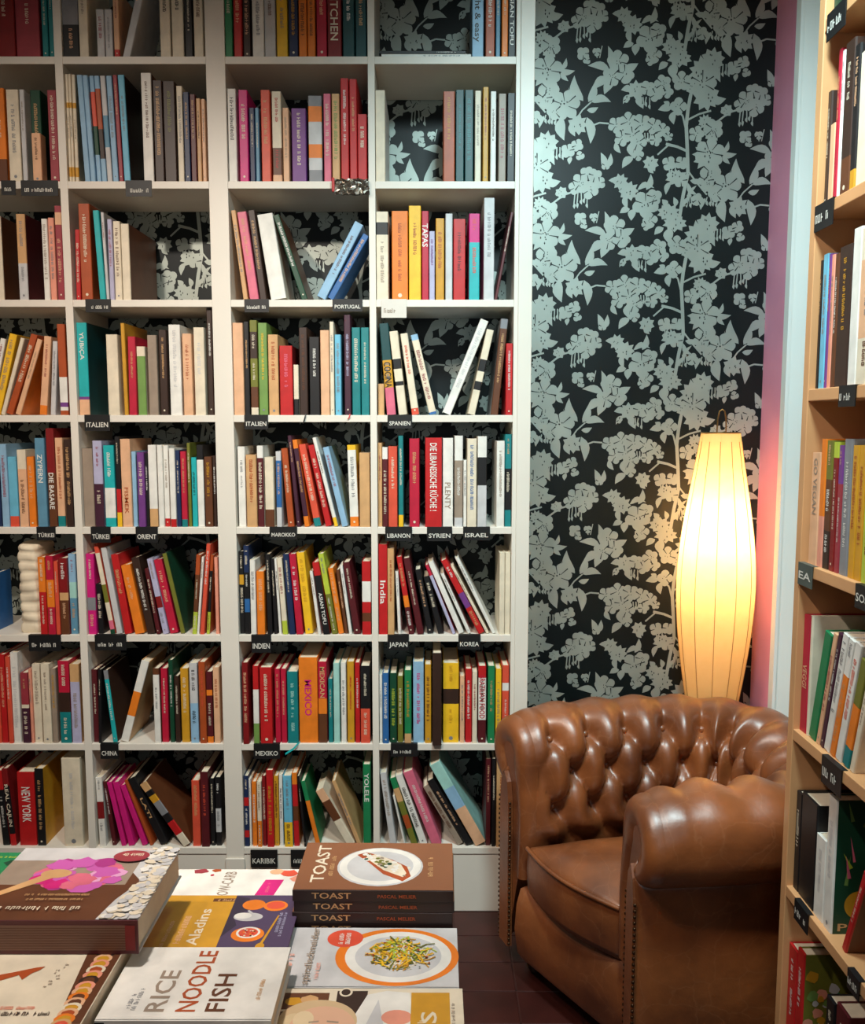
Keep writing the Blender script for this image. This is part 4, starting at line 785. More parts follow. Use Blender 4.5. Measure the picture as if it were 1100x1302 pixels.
# scroll fronts of the two arms
for end, sg in ((0, -1), (NS - 1, 1)):
    t = tang[end] * sg; nrm = Vector((-tang[end].y, tang[end].x)); c0 = path[end]
    def W3(v, z, d): return (c0.x + nrm.x * v + t.x * d, c0.y + nrm.y * v + t.y * d, z)
    out = [(p.x, p.y) for p in pf]; cen = (0.0, .60); x = MB(); rings = []
    for sc_, d in ((1.0, -.006), (.992, .008), (.955, .021), (.88, .031), (.77, .037), (.62, .039), (.45, .036), (.30, .029)):
        ring = []
        for (v, z) in out:
            kz = max(0.0, min(1.0, (z - .46) / .10))                       # the roll closes on its own centre, the upright on its middle line
            lo_ = (-.033 + (v + .033) * (1 - (1 - sc_) * .8), z); hi_ = (v * sc_, ZC + (z - ZC) * sc_)
            ring.append((lo_[0] + (hi_[0] - lo_[0]) * kz, lo_[1] + (hi_[1] - lo_[1]) * kz))
        rings.append([W3(v, z, d) for v, z in ring])
    x.grid(rings, M_LEA); x.face(rings[-1], M_LEA); x.grid([rings[-1][-1:] + rings[-1][:1], rings[0][-1:] + rings[0][:1]], M_LEA)
    in_chair(x.build('arm_front', smooth=True))
    x = MB(); pan = [(-.028, .075), (.026, .075), (.026, .46), (.024, .50), (.018, .545), (0, .57), (-.018, .545), (-.026, .50), (-.028, .46)]
    r1 = [W3(v, z, .030) for v, z in pan]; r2 = [W3(v * .9, z, .043) for v, z in pan]
    x.grid([r1, r2], M_LEA, True); x.face(r2, M_LEA); in_chair(x.build('arm_facing'))
    x = MB()
    for v in (-.031, .029):
        for q in range(31):
            z = .085 + q * .0135; cxn, cyn, czn = W3(v, z, .0405)
            x.grid([[(cxn + .0042 * math.cos(ph) * math.sin(tq), cyn + .0042 * math.sin(ph) * math.sin(tq), czn + .0042 * math.cos(tq)) for ph in [2 * math.pi * w_ / 6 for w_ in range(6)]] for tq in (0.01, 1.05, 2.1, 3.13)], M_STUD, True)
    in_chair(x.build('nailheads', smooth=True, kind='stuff', label='rows of small dark brass upholstery nails'))
# seat cushion
def inner(i, v): t = tang[i]; return Vector((path[i].x - t.y * v, path[i].y + t.x * v))
FI = inner(0, -.112); NI = inner(NS - 1, -.112); fr = Vector((-.92, -.39))
BF = Vector((.775, 2.235)); BN = Vector((.775, 1.890))
nu, nw = 25, 25; top = []; 
def patch(u, w_):
    a = FI.lerp(NI, u) + fr * (.035 + .03 * math.sin(math.pi * u)); c = BF.lerp(BN, u); p = a.lerp(c, w_)
    q = p.lerp((FI + NI + BF + BN) / 4, 0.02); return q
def cz(u, w_): e = (1 - abs(2 * u - 1) ** 3) * (1 - abs(2 * w_ - 1) ** 3.5); wr = .004 * math.sin(9 * u + 5 * w_) * math.sin(7 * w_ - 3 * u) * e; return .405 + .045 * e + wr
rings = []; N4 = 96
def rim(k_):
    f = (k_ / N4 * 4) % 4; e = f - int(f)
    return [(e, 0), (1, e), (1 - e, 1), (0, 1 - e)][int(f)]
for zf, ins in ((.285, .03), (.275, .012), (.29, 0), (.345, -.006), (.395, 0)):
    rings.append([(lambda p: (p.x, p.y, zf))(patch(.5 + (rim(q)[0] - .5) * (1 - 2 * ins), .5 + (rim(q)[1] - .5) * (1 - 2 * ins))) for q in range(N4)])
for ins in (0.012, .04, .09, .16, .24, .32, .40, .47):
    R_ = []
    for q in range(N4):
        u, w_ = rim(q); u = .5 + (u - .5) * (1 - 2 * ins); w_ = .5 + (w_ - .5) * (1 - 2 * ins); p = patch(u, w_); R_.append((p.x, p.y, cz(u, w_)))
    rings.append(R_)
x = MB(); x.grid(rings, M_LEA, True); x.face(rings[-1], M_LEA); x.face(rings[0][::-1], M_LEA); cu = in_chair(x.build('seat_cushion', smooth=True, label='plump worn leather seat cushion'))
x = MB(); x.tube([(lambda p: (p.x, p.y, .402))(patch(u, -.006)) for u in [q / 24.0 for q in range(25)]], .0055, M_LEA, 8)
pp = x.build('piping', smooth=True); pp.parent = cu
# rail under the cushion, body filling behind it
x = MB(); rr = []
for zf, o_ in ((.07, .0), (.09, .012), (.16, .022), (.23, .016), (.27, .004), (.275, -.02)):
    rr.append([(lambda p: (p.x, p.y, zf))(FI.lerp(NI, -.10 + 1.2 * q / 16.0) + fr * (.02 + o_)) for q in range(17)])
x.grid(rr, M_LEA); in_chair(x.build('front_rail', smooth=True))
x = MB(); pb_ = [FI + fr * .015, NI + fr * .015, BN, BF]
x.face([(p.x, p.y, .075) for p in pb_], M_LEA); x.face([(p.x, p.y, .27) for p in pb_][::-1], M_LEA)
for p, q in zip(pb_, pb_[1:] + pb_[:1]): x.face([(p.x, p.y, .075), (p.x, p.y, .27), (q.x, q.y, .27), (q.x, q.y, .075)], M_LEA)
in_chair(x.build('seat_base'))
for px_, py_ in ((.29, 2.22), (.50, 1.80), (.87, 2.26), (.86, 1.90)):
    x = MB(); prl = [(.020, 0), (.026, .012), (.030, .035), (.026, .06), (.022, .08)]
    x.grid([[(r_ * math.cos(a), r_ * math.sin(a), z) for a in [2 * math.pi * q / 14 for q in range(14)]] for r_, z in prl], M_LEG, True)
    x.face([(.020 * math.cos(a), .020 * math.sin(a), 0) for a in [2 * math.pi * q / 14 for q in range(14)]][::-1], M_LEG)
    o = x.build('leg', smooth=True); in_chair(o); o.location = (px_, py_, 0.0003)

# ================================================================== floor lamp in the corner
LX, LY = 0.888, 2.615
lamp = root('floor_lamp', (LX, LY, 0), label='tall spindle-shaped floor lamp with glowing cream ribbed shade in the corner', category='lamp')
def shade_mat():
    m = bpy.data.materials.new('lamp_shade_fabric'); m.use_nodes = True; nt = m.node_tree; nt.nodes.remove(nt.nodes['Principled BSDF']); N = nt.nodes.new; L = nt.links.new
    out = nt.nodes['Material Output']; tr = N('ShaderNodeBsdfTranslucent'); df = N('ShaderNodeBsdfDiffuse'); mx = N('ShaderNodeMixShader'); mx.inputs[0].default_value = .5
    nz = N('ShaderNodeTexNoise'); nz.inputs['Scale'].default_value = 40; rp = N('ShaderNodeValToRGB'); tc = N('ShaderNodeTexCoord'); L(tc.outputs['Object'], nz.inputs['Vector']); L(nz.outputs['Fac'], rp.inputs['Fac'])
    rp.color_ramp.elements[0].color = (.80, .56, .27, 1); rp.color_ramp.elements[1].color = (.88, .66, .36, 1)
    L(rp.outputs['Color'], tr.inputs['Color']); df.inputs['Color'].default_value = (.62, .44, .22, 1)
    L(df.outputs[0], mx.inputs[1]); L(tr.outputs[0], mx.inputs[2]); L(mx.outputs[0], out.inputs['Surface']); return m
M_SHADE = shade_mat(); M_SEAM = mat('shade_seam', (168, 116, 62), .8, var=.1)
M_WIRE = mat('wire_brass', (150, 120, 70), .3, metal=.9, var=.1)
SPR = [(.34, .040), (.42, .052), (.52, .066), (.633, .079), (.74, .095), (.85, .109), (.95, .1165), (1.03, .118), (1.12, .113), (1.22, .101), (1.32, .085), (1.41, .070), (1.49, .058)]
spc, _l = catmull([(r_, z) for z, r_ in SPR], 44)
NP = 12; SUBP = 6
def shade_pt(r_, z, a):
    f = (a / (2 * math.pi) * NP) % 1.0; rr_ = r_ * (1 - .045 * abs(math.sin(math.pi * f)) ** .8)
    return (rr_ * math.cos(a), rr_ * math.sin(a), z)
AO = -.32
x = MB(); x.grid([[shade_pt(p.x, p.y, 2 * math.pi * q / (NP * SUBP)) for q in range(NP * SUBP)] for p in spc], M_SHADE, True); o = x.build('lamp_shade', lamp, smooth=True); o.rotation_euler = (0, 0, AO)
for q in range(NP):
    a = 2 * math.pi * q / NP + AO; x = MB(); x.tube([(p.x * 1.004 * math.cos(a), p.x * 1.004 * math.sin(a), p.y) for p in spc[::2]], .0011, M_SEAM, 5); x.build('shade_rib', o.parent, smooth=True)
x = MB()
for z, r_ in ((1.49, .058), (.34, .040)): x.tube([(r_ * math.cos(a), r_ * math.sin(a), z) for a in [2 * math.pi * q / 24 for q in range(25)]], .002, M_WIRE, 6, False)
x.build('shade_ring', lamp, smooth=True)
x = MB(); x.tube([(-.012, 0, 1.49), (-.011, 0, 1.53), (-.006, 0, 1.556), (.002, 0, 1.562), (.010, 0, 1.556), (.015, 0, 1.53), (.016, 0, 1.49)], .0022, M_WIRE, 6); x.tube([(-.058, 0, 1.49), (.058, 0, 1.49)], .0018, M_WIRE, 6); x.build('hanging_loop', lamp, smooth=True)
x = MB(); x.tube([(0, 0, .03), (0, 0, 1.12)], .008, M_WIRE, 10); x.build('pole', lamp, smooth=True)
x = MB(); x.grid([[(r_ * math.cos(a), r_ * math.sin(a), z) for a in [2 * math.pi * q / 32 for q in range(32)]] for r_, z in ((.001, .0003), (.10, .0003), (.105, .010), (.10, .020), (.02, .030), (.001, .032))], M_WIRE, True); x.build('base', lamp, smooth=True)
def bulb_mat():
    m = bpy.data.materials.new('lit_bulb'); m.use_nodes = True; nt = m.node_tree; e = nt.nodes.new('ShaderNodeEmission'); e.inputs[0].default_value = (1, .72, .36, 1); e.inputs[1].default_value = 30
    nt.links.new(e.outputs[0], nt.nodes['Material Output'].inputs['Surface']); return m
x = MB(); x.grid([[(.030 * math.sin(t_) * math.cos(a), .030 * math.sin(t_) * math.sin(a), 1.185 + .036 * math.cos(t_)) for a in [2 * math.pi * q / 16 for q in range(16)]] for t_ in [math.pi * q / 10 for q in range(11)]], bulb_mat(), True); x.build('bulb', lamp, smooth=True)
ld = bpy.data.lights.new('lamp_bulb_light', 'POINT'); ld.energy = 60; ld.color = (1.0, .74, .42); ld.shadow_soft_size = .036; lo = bpy.data.objects.new('lamp_bulb_light', ld); C.objects.link(lo); lo.parent = lamp; lo.location = (0, 0, 1.185)

# ================================================================== display table with piled books
ZTAB = 0.735
M_TAB = mat('table_wood', (120, 78, 46), .5, var=.15, scale=6)
tb = root('display_table', (-.62, .86, 0), label='wooden display table under the piles of cookbooks', category='table')
def in_tab(o): o.parent = tb; o.matrix_parent_inverse = Matrix.Translation(tb.location).inverted(); return o
in_tab(sub_box('tabletop', (-1.25, .40, ZTAB - .03), (.010, 1.33, ZTAB), M_TAB))
for x_ in (-1.22, -.06):
    for y_ in (.43, 1.27): in_tab(sub_box('leg', (x_, y_, -0.002), (x_ + .05, y_ + .05, ZTAB - .0302), M_TAB))

def riser(x0, y0, x1, y1, z1, what):
    r = root('display_riser', ((x0 + x1) / 2, (y0 + y1) / 2, ZTAB), label='low wooden riser lifting ' + what, category='riser'); hx_, hy_, hh = (x1 - x0) / 2, (y1 - y0) / 2, z1 - ZTAB - .0006
    for nm, a, b_ in (('top_board', (-hx_, -hy_, hh - .008), (hx_, hy_, hh)), ('side_board', (-hx_, -hy_, .0003), (-hx_ + .01, hy_, hh - .0081)), ('side_board', (hx_ - .01, -hy_, .0003), (hx_, hy_, hh - .0081))):
        sub_box(nm, a, b_, M_TAB, r, .001)
class Cover:
    """prints on a cover lying face up: u runs left to right, v from the near edge to the far edge, both in metres"""
    def __init__(s, wd, dp, z): s.w, s.d, s.z, s.n, s.parts, s.join = wd, dp, z, 0, [], None
    def tgt(s):
        if s.join is not None: return s.join
        m = MB(); s.parts.append((m, False)); return m
    def many(s, on):                                     # tiny marks nobody could pick apart go into one part
        if on: s.join = MB(); s.parts.append((s.join, True))
        else: s.join = None
    def P(s, pts, col):
        s.n += 1; s.tgt().face([(u * s.w, v * s.d, s.z + .00015 + s.n * .000012) for u, v in pts], cm(col))
    def rect(s, u0, v0, u1, v1, col): s.P([(u0, v0), (u1, v0), (u1, v1), (u0, v1)], col)
    def disc(s, u, v, rad, col, sq=1.0, n=28, wob=0.0, rnd=R):
        s.P([(u + rad * (1 + rnd.uniform(-wob, wob)) * math.cos(a) / s.w, v + rad * sq * (1 + rnd.uniform(-wob, wob)) * math.sin(a) / s.d) for a in [2 * math.pi * q / n for q in range(n)]], col)
    def _o(s, u, v): s.n += 1; return (u * s.w, v * s.d, s.z + .0002 + s.n * .000012)
    DIR = {'up': ((0, 1, 0), (-1, 0, 0)), 'flip': ((-1, 0, 0), (0, -1, 0)), 'x': ((1, 0, 0), (0, 1, 0))}      # 'up' reads away from the viewer
    def text(s, word, u, v, length, height, col, mode='up'):
        d = s.DIR[mode]; m = MB(); s.parts.append((m, False)); put_text(m, word, s._o(u, v), d[0], d[1], length, height, cm(col))
    def scrib(s, u, v, length, height, col, mode='up'):
        d = s.DIR[mode]; m = MB(); s.parts.append((m, True)); put_scribble(m, s._o(u, v), d[0], d[1], length, height, cm(col), R)
    def build(s, r):
        for m, st in s.parts:
            if m.v:
                o = m.build('cover_print', r)
                if st: o['kind'] = 'stuff'

def lying_book(x, y, rz, wd, dp, th_, z0, spine_col, cover_col, lab, spine='front', pages=True, group=None, page_col=None):
    """a book lying flat: wd along u, dp along v, th_ thick; the spine faces the viewer or is turned to the left"""
    r = root('cookbook', (x, y, z0), (0, 0, rz), label=lab, category='book')
    if group: r['group'] = group
    t = .0022; mb = MB(); ms, mc = cm(spine_col), cm(cover_col)
    mb.box((0, 0, 0), (wd, dp, t), mc); mb.box((0, 0, th_ - t), (wd, dp, th_), mc)
    if spine == 'front': mb.box((0, -.0006, 0), (wd, t, th_), ms)
    else: mb.box((-.0006, 0, 0), (t, dp, th_), ms)
    bevel(mb.build('cover', r), .0006)
    pg = MB(); i = .003
    a = (i, t, t) if spine == 'front' else (t, i, t)
    pg.box(a, (wd - i, dp - i, th_ - t), cm(page_col) if page_col else M_PAGES); pg.build('page_block', r)
    return r
def place(fl, fr_, bl, z):
    """footprint of a cover from three of its corners seen on the plane z"""
    a, b_, c_ = hz(*fl, z), hz(*fr_, z), hz(*bl, z); e = b_ - a; wd = e.length; rz = math.atan2(e.y, e.x)
    n = Vector((-math.sin(rz), math.cos(rz), 0)); return a.x, a.y, rz, wd, (c_ - a).dot(n)

# --- the pile of brown TOAST books
zt = .880; tx, ty, rz, wd, dp = place((371.7, 1131.5), (576.5, 1133), (395.7, 1071), zt); th_ = (zt - ZTAB) / 9.0
riser(tx + .02, ty + .02, tx + wd - .02, ty + dp - .02, ZTAB + 4 * th_, 'the TOAST books')
for q in range(4, 9):
    z0 = ZTAB + .0002 + q * th_; j = 0.0 if q == 8 else R.uniform(-.002, .002)
    lab = 'brown cookbook lettered TOAST with a plate on its cover, top of its pile' if q == 8 else 'brown cookbook lettered TOAST, %s in its pile' % {7: 'second from the top', 6: 'third from the top', 5: 'second from the bottom', 4: 'lowest'}[q]
    r = lying_book(tx + j, ty + (0 if q == 8 else R.uniform(0, .002)), rz, wd, dp, th_ - .0003, z0, (44, 24, 20), (134, 84, 54), lab, group='pile of brown TOAST books')
    s = MB(); put_text(s, 'TOAST', (wd * .12, -.0012, th_ * .28), (1, 0, 0), (0, 0, 1), wd * .245, th_ * .52, cm('tan')); put_text(s, 'PASCAL MELIER', (wd * .53, -.0012, th_ * .34), (1, 0, 0), (0, 0, 1), wd * .24, th_ * .3, cm('rust')); s.build('spine_lettering', r)
    if q == 8:
        cv = Cover(wd, dp, th_ - .0003); cv.text('TOAST', .175, .15, dp * .78, wd * .085, 'cream'); cv.scrib(.225, .28, dp * .42, .006, 'tan'); cv.scrib(.87, .25, dp * .45, .007, 'tan')
        cv.disc(.525, .48, .062, 'pale grey', .86); cv.disc(.525, .49, .059, 'white', .86); cv.disc(.525, .49, .048, 'pale grey', .86)
        cv.P([(.36, .72), (.45, .55), (.55, .32), (.68, .18), (.73, .28), (.70, .48), (.60, .62), (.50, .72), (.42, .78)], 'rust'); cv.P([(.42, .66), (.55, .40), (.68, .26), (.70, .34), (.66, .52), (.56, .66), (.48, .74)], 'cream')
        cv.many(True)
        for i in range(42):
            t_ = R.random(); u = .43 + .25 * t_ + R.uniform(-.03, .05); v = .66 - .32 * t_ + R.uniform(-.06, .12)
            cv.disc(u, v, R.uniform(.0015, .0045), R.choice(('white', 'white', 'cream', 'olive', 'dark green', 'taupe')), .9, 7, .3)
        cv.many(False); cv.build(r)
# --- noodle book in front of it
zt = .830; x_, y_, rz, wd, dp = place((346, 1255), (584, 1256), (384, 1178), zt); bk = (zt - ZTAB) / 5
riser(x_ + .02, y_ + .015, x_ + wd - .02, y_ + dp - .02, ZTAB + 3 * bk, 'the noodle-plate cookbook')
for q in range(3, 5):
    top_ = q == 4; r = lying_book(x_ + (0 if top_ else R.uniform(-.002, .002)), y_, rz, wd, dp - .002, bk - .0003, ZTAB + .0002 + q * bk, 'pale grey', 'pale grey', 'pale cookbook with orange-rimmed plate of noodles on its cover' if top_ else 'pale book lying in the pile under the noodle-plate cookbook', group='pile of pale noodle books')
cv = Cover(wd, dp - .002, bk - .0003)
cv.disc(.655, .50, .080, 'orange', .74, 48); cv.disc(.662, .50, .069, 'white', .76, 48); cv.disc(.662, .50, .056, 'pale grey', .76, 40); cv.disc(.345, .80, .024, 'coral', .8, 30); cv.scrib(.335, .70, .026, .006, 'white'); cv.scrib(.375, .70, .026, .006, 'white')
cv.many(True)
for i in range(170):
    a = R.uniform(0, 6.28); d_ = math.sqrt(R.random()) * .040; u = .68 + d_ * math.cos(a) / wd; v = .53 + d_ * .78 * math.sin(a) / dp; b2 = R.uniform(0, 6.28); L_ = R.uniform(.005, .012); w2 = .0009; bend = R.uniform(-.003, .003)
    c_, s_ = math.cos(b2), math.sin(b2)
    def q2(l_, o_): return (u + (c_ * l_ - s_ * o_) / wd, v + (s_ * l_ + c_ * o_) / dp)
    cv.P([q2(-L_, -w2), q2(0, bend - w2), q2(L_, -w2), q2(L_, w2), q2(0, bend + w2), q2(-L_, w2)], R.choice(('yellow', 'yellow', 'gold', 'ochre', 'lime', 'olive', 'cream')))
for i in range(26):
    a = R.uniform(0, 6.28); d_ = math.sqrt(R.random()) * .046; cv.disc(.68 + d_ * math.cos(a) / wd, .53 + d_ * .78 * math.sin(a) / dp, R.uniform(.0008, .0022), R.choice(('dark green', 'rust', 'salmon', 'olive')), 1, 6)
cv.many(False)
cv.text('spiralschneider', .185, .02, dp * .93, wd * .042, 'taupe'); cv.scrib(.075, .10, dp * .45, .006, 'salmon'); cv.scrib(.235, .06, dp * .3, .005, 'salmon')
cv.build(r)
# --- cookery magazine with a face on its cover, nearest the viewer on that side
zt = .836; x_, y_, rz, wd, dp = place((335, 1316), (590, 1318), (353, 1256.5), zt); dp = .17; y0 = hz(353, 1256.5, zt).y - dp
bk = (zt - ZTAB) / 4; x_ = hz(353, 1256.5, zt).x - .004; wd = hz(586, 1256, zt).x - x_ + .002
riser(x_ + .02, y0 + .02, x_ + wd - .02, y0 + dp - .02, ZTAB + 2 * bk, 'the smiling-face cookbook')
for q in range(2, 4): r = lying_book(x_, y0, 0, wd, dp, bk - .0003, ZTAB + .0002 + q * bk, 'cream', 'cream', 'cream cookbook with smiling blond person and yellow box on its cover' if q == 3 else 'cream book lying under the cookbook with a smiling face', group='pile of cream portrait books')
cv = Cover(wd, dp, bk - .0003)
cv.rect(.02, .02, .97, .97, 'cream'); cv.rect(.03, .55, .30, .95, 'brown'); cv.rect(.03, .76, .31, .78, 'cream'); cv.rect(.31, .5, .33, .97, 'cream'); cv.disc(.12, .86, .010, 'gold', .7, 12, .2); cv.disc(.20, .88, .012, 'tan', .6, 12, .2)
cv.rect(.34, .62, .50, .97, 'dark brown'); cv.P([(.40, .55), (.50, .93), (.60, .97), (.72, .95), (.76, .55)], 'white'); cv.P([(.50, .6), (.56, .88), (.60, .6)], 'pale grey')
cv.disc(.26, .66, .046, (206, 176, 136), .80, 32); cv.disc(.14, .60, .016, (214, 190, 150), 1.5, 20); cv.disc(.29, .60, .038, (218, 172, 142), .95, 32); cv.disc(.19, .68, .012, (222, 198, 160), 1.2, 16)
cv.P([(.22, .66), (.27, .67), (.27, .655), (.22, .645)], 'taupe'); cv.P([(.31, .67), (.37, .66), (.37, .645), (.31, .655)], 'taupe'); cv.disc(.245, .62, .003, 'brown', .6, 10); cv.disc(.34, .62, .003, 'brown', .6, 10); cv.disc(.29, .48, .008, 'dusty red', .45, 12)
cv.disc(.66, .70, .018, 'salmon', .7, 18); cv.rect(.73, .30, .93, .95, 'gold'); cv.text('SS', .86, .52, .040, .018, 'cream'); cv.scrib(.80, .40, .06, .008, 'cream'); cv.scrib(.955, .45, .07, .004, 'taupe')
cv.disc(.385, .955, .008, 'cream'); cv.disc(.385, .955, .0055, 'dark brown')
cv.build(r)
# --- orange and purple illustrated book
zt = .842; x_, y_, rz, wd, dp = place((171, 1212), (365, 1212), (218, 1138.5), zt); wd -= .001; bk = (zt - ZTAB) / 3
riser(x_ + .02, y_ + .015, x_ + wd - .02, y_ + dp - .015, ZTAB + bk, 'the drawn-bowls cookbook')
for q in range(1, 3):
    r = lying_book(x_, y_, rz, wd, dp, bk - .0003, ZTAB + .0002 + q * bk, 'black' , 'purple' if q == 2 else 'navy', 'ochre and purple cookbook with drawn bowls on its cover' if q == 2 else 'dark blue book lying under the ochre and purple cookbook', spine='front', group='pile under the drawn-bowls cookbook')
cv = Cover(wd, dp, bk - .0003); cv.rect(0, 0, .52, 1, 'ochre'); cv.rect(.52, 0, 1, 1, (78, 62, 92)); cv.rect(.36, .88, .60, .94, 'brown'); cv.scrib(.38, .89, .03, .005, 'tan', 'x')
cv.text('Aladins', .38, .12, dp * .62, wd * .08, 'cream'); cv.scrib(.26, .05, dp * .6, .008, 'peach'); cv.scrib(.16, .05, dp * .5, .005, 'peach')
cv.P([(.52, .25), (.60, .45), (.56, .60), (.66, .75), (.62, .95), (.52, .98), (.52, .6)], (52, 42, 62)); cv.disc(.67, .82, .016, 'orange', .8); cv.disc(.66, .60, .02, 'pale grey', .5); cv.disc(.62, .62, .012, 'white', .6); cv.disc(.83, .80, .017, 'orange', .75); cv.disc(.83, .81, .013, 'coral', .7)
cv.disc(.70, .30, .022, 'orange', .75); cv.disc(.70, .33, .016, 'white', .8); cv.disc(.70, .33, .013, 'coral', .75)
cv.many(True)
for i in range(22): cv.disc(.70 + R.uniform(-.045, .045), .33 + R.uniform(-.06, .06), .0016, R.choice(('plum', 'orange', 'red', 'cream')), 1, 6)
cv.many(False)
cv.P([(.80, .12), (.82, .12), (.88, .62), (.87, .63)], 'gold'); cv.disc(.81, .10, .006, 'gold', 1.3); cv.P([(.64, .70), (.74, .55), (.75, .57), (.65, .72)], 'pale grey'); cv.scrib(.90, .3, .05, .004, 'lavender'); cv.scrib(.93, .25, .06, .004, 'lavender')
cv.build(r)
# --- white LOW CARB book behind it
zt = .800; a = hz(222, 1107, zt); e = hz(392, 1105, zt); yb = hz(300, 1105, zt).y; y0 = yb - .135; bk = (zt - ZTAB) / 3
xq = a.x + .006; wq = min(e.x, tx - .004) - xq
riser(xq + .02, y0 + .065, xq + wq - .02, yb - .015, ZTAB + 2 * bk, 'the LOW CARB cookbook')
for q in range(2, 3): r = lying_book(xq, y0 + .05 + .0, 0, wq, yb - y0 - .05, bk - .0003, ZTAB + .0002 + q * bk, 'white', 'white', 'white cookbook lettered LOW CARB with a magenta flag on its cover' if q == 2 else 'white book lying under the LOW CARB cookbook', group='pile of white LOW CARB books')
cv = Cover(wq, yb - y0 - .05, bk - .0003); cv.text('LOW-CARB', .46, -0.05 + .07, .075, .018, 'taupe'); cv.disc(.18, .92, .012, 'dusty red', .6, 14, .2); cv.disc(.30, .95, .008, 'rust', .6, 10, .2); cv.disc(.28, .78, .003, 'crimson'); cv.P([(.66, .1), (.80, .1), (.84, .62), (.70, .62)], 'magenta'); cv.scrib(.75, .2, .03, .005, 'pink'); cv.disc(.86, .85, .014, 'coral', .7, 12, .2); cv.disc(.76, .9, .012, 'peach', .7, 12, .2); cv.disc(.94, .66, .012, 'salmon', .8, 12, .2)
cv.build(r)
# --- cream book with a bird and a photo strip, a pile that carries the thick brown book
zt = .888; y1 = hz(100, 1170, .93).y + .02; ra = hz(160, 1212, zt).x; y0 = .74; wd = .235; x0 = ra - wd - .004; bk = (zt - ZTAB) / 5; dp = .285
riser(x0 + .02, y0 + .02, ra - .024, y0 + dp - .02, ZTAB + 3 * bk, 'the bird cookbook')
for q in range(3, 5): r = lying_book(x0, y0, 0, wd, dp, bk - .0004, ZTAB + .0002 + q * bk, 'cream', 'cream', 'cream cookbook with a brown bird and a photo strip on its cover' if q == 4 else 'cream book lying in the pile under the bird cookbook', group='pile of cream bird books')
cv = Cover(wd, dp, bk - .0004)
def vv(py): return (hz(100, py, zt).y - y0) / dp
def uu(px, py): return (hz(px, py, zt).x - x0) / wd
cv.P([(uu(70, 1302), vv(1302)), (.995, vv(1302)), (.995, .98), (uu(108, 1212), vv(1212) + .1)], 'brown')
cv.many(True)
for i in range(16):
    py = 1205 + i * 7; px = 140 - i * 4.5
    cv.disc(uu(px, py), vv(py), .011, R.choice(('peach', 'tan', 'orange', 'salmon', 'dark brown', 'cream')), .8, 16, .05); cv.disc(uu(px, py), vv(py), .007, R.choice(('coral', 'rust', 'gold', 'brown')), .8, 14, .1)
cv.many(False)
cv.P([(uu(-12, 1242), vv(1242)), (uu(20, 1236), vv(1236)), (uu(44, 1231), vv(1231)), (uu(58, 1229), vv(1229)), (uu(50, 1234), vv(1234)), (uu(40, 1238), vv(1238)), (uu(28, 1246), vv(1246)), (uu(24, 1240), vv(1240)), (uu(0, 1247), vv(1247))], 'rust')
for i in range(9): cv.scrib(uu(62 + R.uniform(-4, 6), 1250), vv(1228 + i * 3.5), .006, .003, 'taupe', 'x')
cv.scrib(uu(-5, 1284), vv(1284), .05, .005, 'salmon', 'x'); cv.scrib(uu(-10, 1292), vv(1292), .06, .006, 'dark brown', 'x')
cv.build(r)
# --- thick book with the magenta blossom
zt = .931; z0 = .8885; x1 = hz(175, 1170, zt).x; y0 = hz(175, 1170, zt).y; y1 = hz(232, 1078, zt).y; wd = .215; dp = y1 - y0
r = lying_book(x1 - wd, y0, 0, wd, dp, zt - z0, z0, 'maroon', 'pale grey', 'thick cookbook with magenta blossom and knitted white border on its cover', spine='front')
cv = Cover(wd, dp, zt - z0)
cv.P([(0, 0), (.76, 0), (.80, .25), (.88, .5), (.80, .62), (0, .62)], 'brown'); cv.rect(0, .45, .80, .80, 'taupe')
cv.many(True)
for i in range(46):
    a = R.uniform(0, 6.28); d_ = math.sqrt(R.random()); u = .50 + .24 * d_ * math.cos(a); v = .60 + .22 * d_ * math.sin(a); cv.disc(u, v, R.uniform(.008, .018), R.choice(('magenta', 'pink', (196, 90, 170), (168, 50, 130), (222, 160, 200))), .8, 12, .25)
cv.many(False)
cv.disc(.34, .60, .020, 'tan', .55, 20); cv.P([(0, .24), (.02, .20), (.34, .54), (.34, .64), (.30, .62)], 'tan')
cv.many(True)
for i in range(190):
    v = R.random(); u = .80 + .20 * R.random() + .06 * math.sin(v * 3); cv.disc(min(u, .975), min(.97, max(.03, v)), R.uniform(.004, .007), R.choice(('white', 'cream', 'pale grey', 'cream')), .8, 8, .2)
cv.many(False)
cv.disc(.73, .84, .024, 'dusty red', .62, 28); cv.scrib(.80, .88, .03, .007, 'cream', 'flip'); cv.scrib(.83, .95, .042, .003, 'peach', 'flip'); cv.scrib(.66, .14, .12, .008, 'cream', 'flip'); cv.scrib(.62, .24, .07, .004, 'tan', 'flip'); cv.scrib(.64, .3, .08, .004, 'tan', 'flip')
cv.build(r)
s = MB(); hh = zt - z0
s.face([(wd * .02, -.0009, hh * .12), (wd * .985, -.0009, hh * .12), (wd * .985, -.0009, hh * .86), (wd * .02, -.0009, hh * .86)], cm((126, 88, 72)))
for i in range(9): zz = hh * (.16 + .075 * i); s.face([(wd * .02, -.0011, zz), (wd * .985, -.0011, zz), (wd * .985, -.0011, zz + .0012), (wd * .02, -.0011, zz + .0012)], cm('brown'))
s.face([(wd * .93, -.0013, hh * .12), (wd * .985, -.0013, hh * .12), (wd * .985, -.0013, hh * .86), (wd * .93, -.0013, hh * .86)], cm('dark red'))
s.build('spine_print', r)
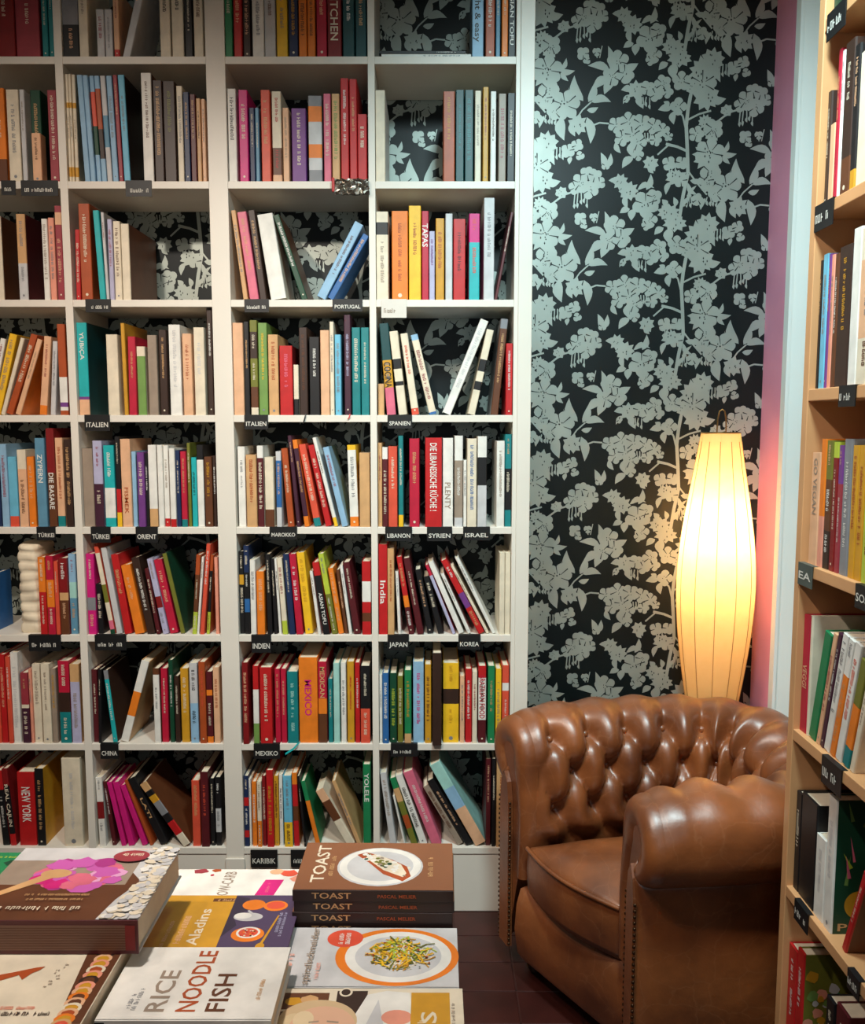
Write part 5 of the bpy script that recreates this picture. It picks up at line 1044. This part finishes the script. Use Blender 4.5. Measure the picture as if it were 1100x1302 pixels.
# --- green and yellow book at the far end of the table
zt = .865; x1 = hz(52, 1088, zt).x; y1 = hz(40, 1084, zt).y; bk = (zt - ZTAB) / 4
xr = hz(175, 1170, .931).x - .215 
yst = max(.74 + .285, hz(175, 1170, .931).y + dp) + .004
riser(x1 - .20, 1.05, x1 - .02, y1 - .02, ZTAB + 3 * bk, 'the green cookbook')
for q in range(3, 4): r = lying_book(x1 - .22, 1.03, 0, .22, y1 - 1.03, bk - .0003, ZTAB + .0002 + q * bk, 'dark green', 'dark green', 'green book with yellow strokes lying on the table, topmost of its pile' if q == 3 else 'green book lying under the green cookbook with yellow strokes', group='pile of green books')
cv = Cover(.22, y1 - 1.03, bk - .0003); cv.rect(.0, .0, 1, 1, 'green'); cv.P([(.50, .1), (.53, .1), (.95, .72), (.93, .75)], 'lime'); cv.disc(.58, .45, .03, 'leaf green', .7, 16, .2); cv.disc(.56, .38, .016, 'gold', .7, 14, .2); cv.disc(.86, .85, .014, 'dark green', .6, 12, .2); cv.scrib(.62, .92, .05, .005, 'lime', 'x')
cv.build(r)
# --- RICE NOODLE FISH
zt = .871; x_, y_, rz, wd, dp = place((115, 1297), (340, 1297), (176, 1204), zt); x_ = max(x_, ra - .002) ; bk = (zt - ZTAB) / 5
riser(x_ + .03, y_ + .02, x_ + wd - .03, y_ + dp - .02, ZTAB + 3 * bk, 'the RICE NOODLE FISH cookbook')
for q in range(3, 5): r = lying_book(x_, y_, rz, wd, dp, bk - .0003, ZTAB + .0002 + q * bk, 'white', 'white', 'white cookbook lettered RICE NOODLE FISH, topmost of its pile' if q == 4 else 'white book lying in the pile under the RICE NOODLE FISH cookbook', spine='front', group='pile of white RICE NOODLE FISH books')
cv = Cover(wd, dp, bk - .0003)
cv.text('RICE', .365, .10, dp * .55, wd * .115, 'taupe'); cv.text('NOODLE', .545, .10, dp * .84, wd * .115, 'rust'); cv.text('FISH', .715, .10, dp * .50, wd * .115, 'brown'); cv.scrib(.20, .12, dp * .3, .005, 'grey'); cv.scrib(.165, .12, dp * .22, .005, 'grey'); cv.scrib(.90, .25, dp * .3, .005, 'tan')
cv.build(r)
s = MB(); s.box((0, -.0012, bk * .2), (wd * .055, -.0007, bk * .9), cm('black')); s.build('spine_print', r)
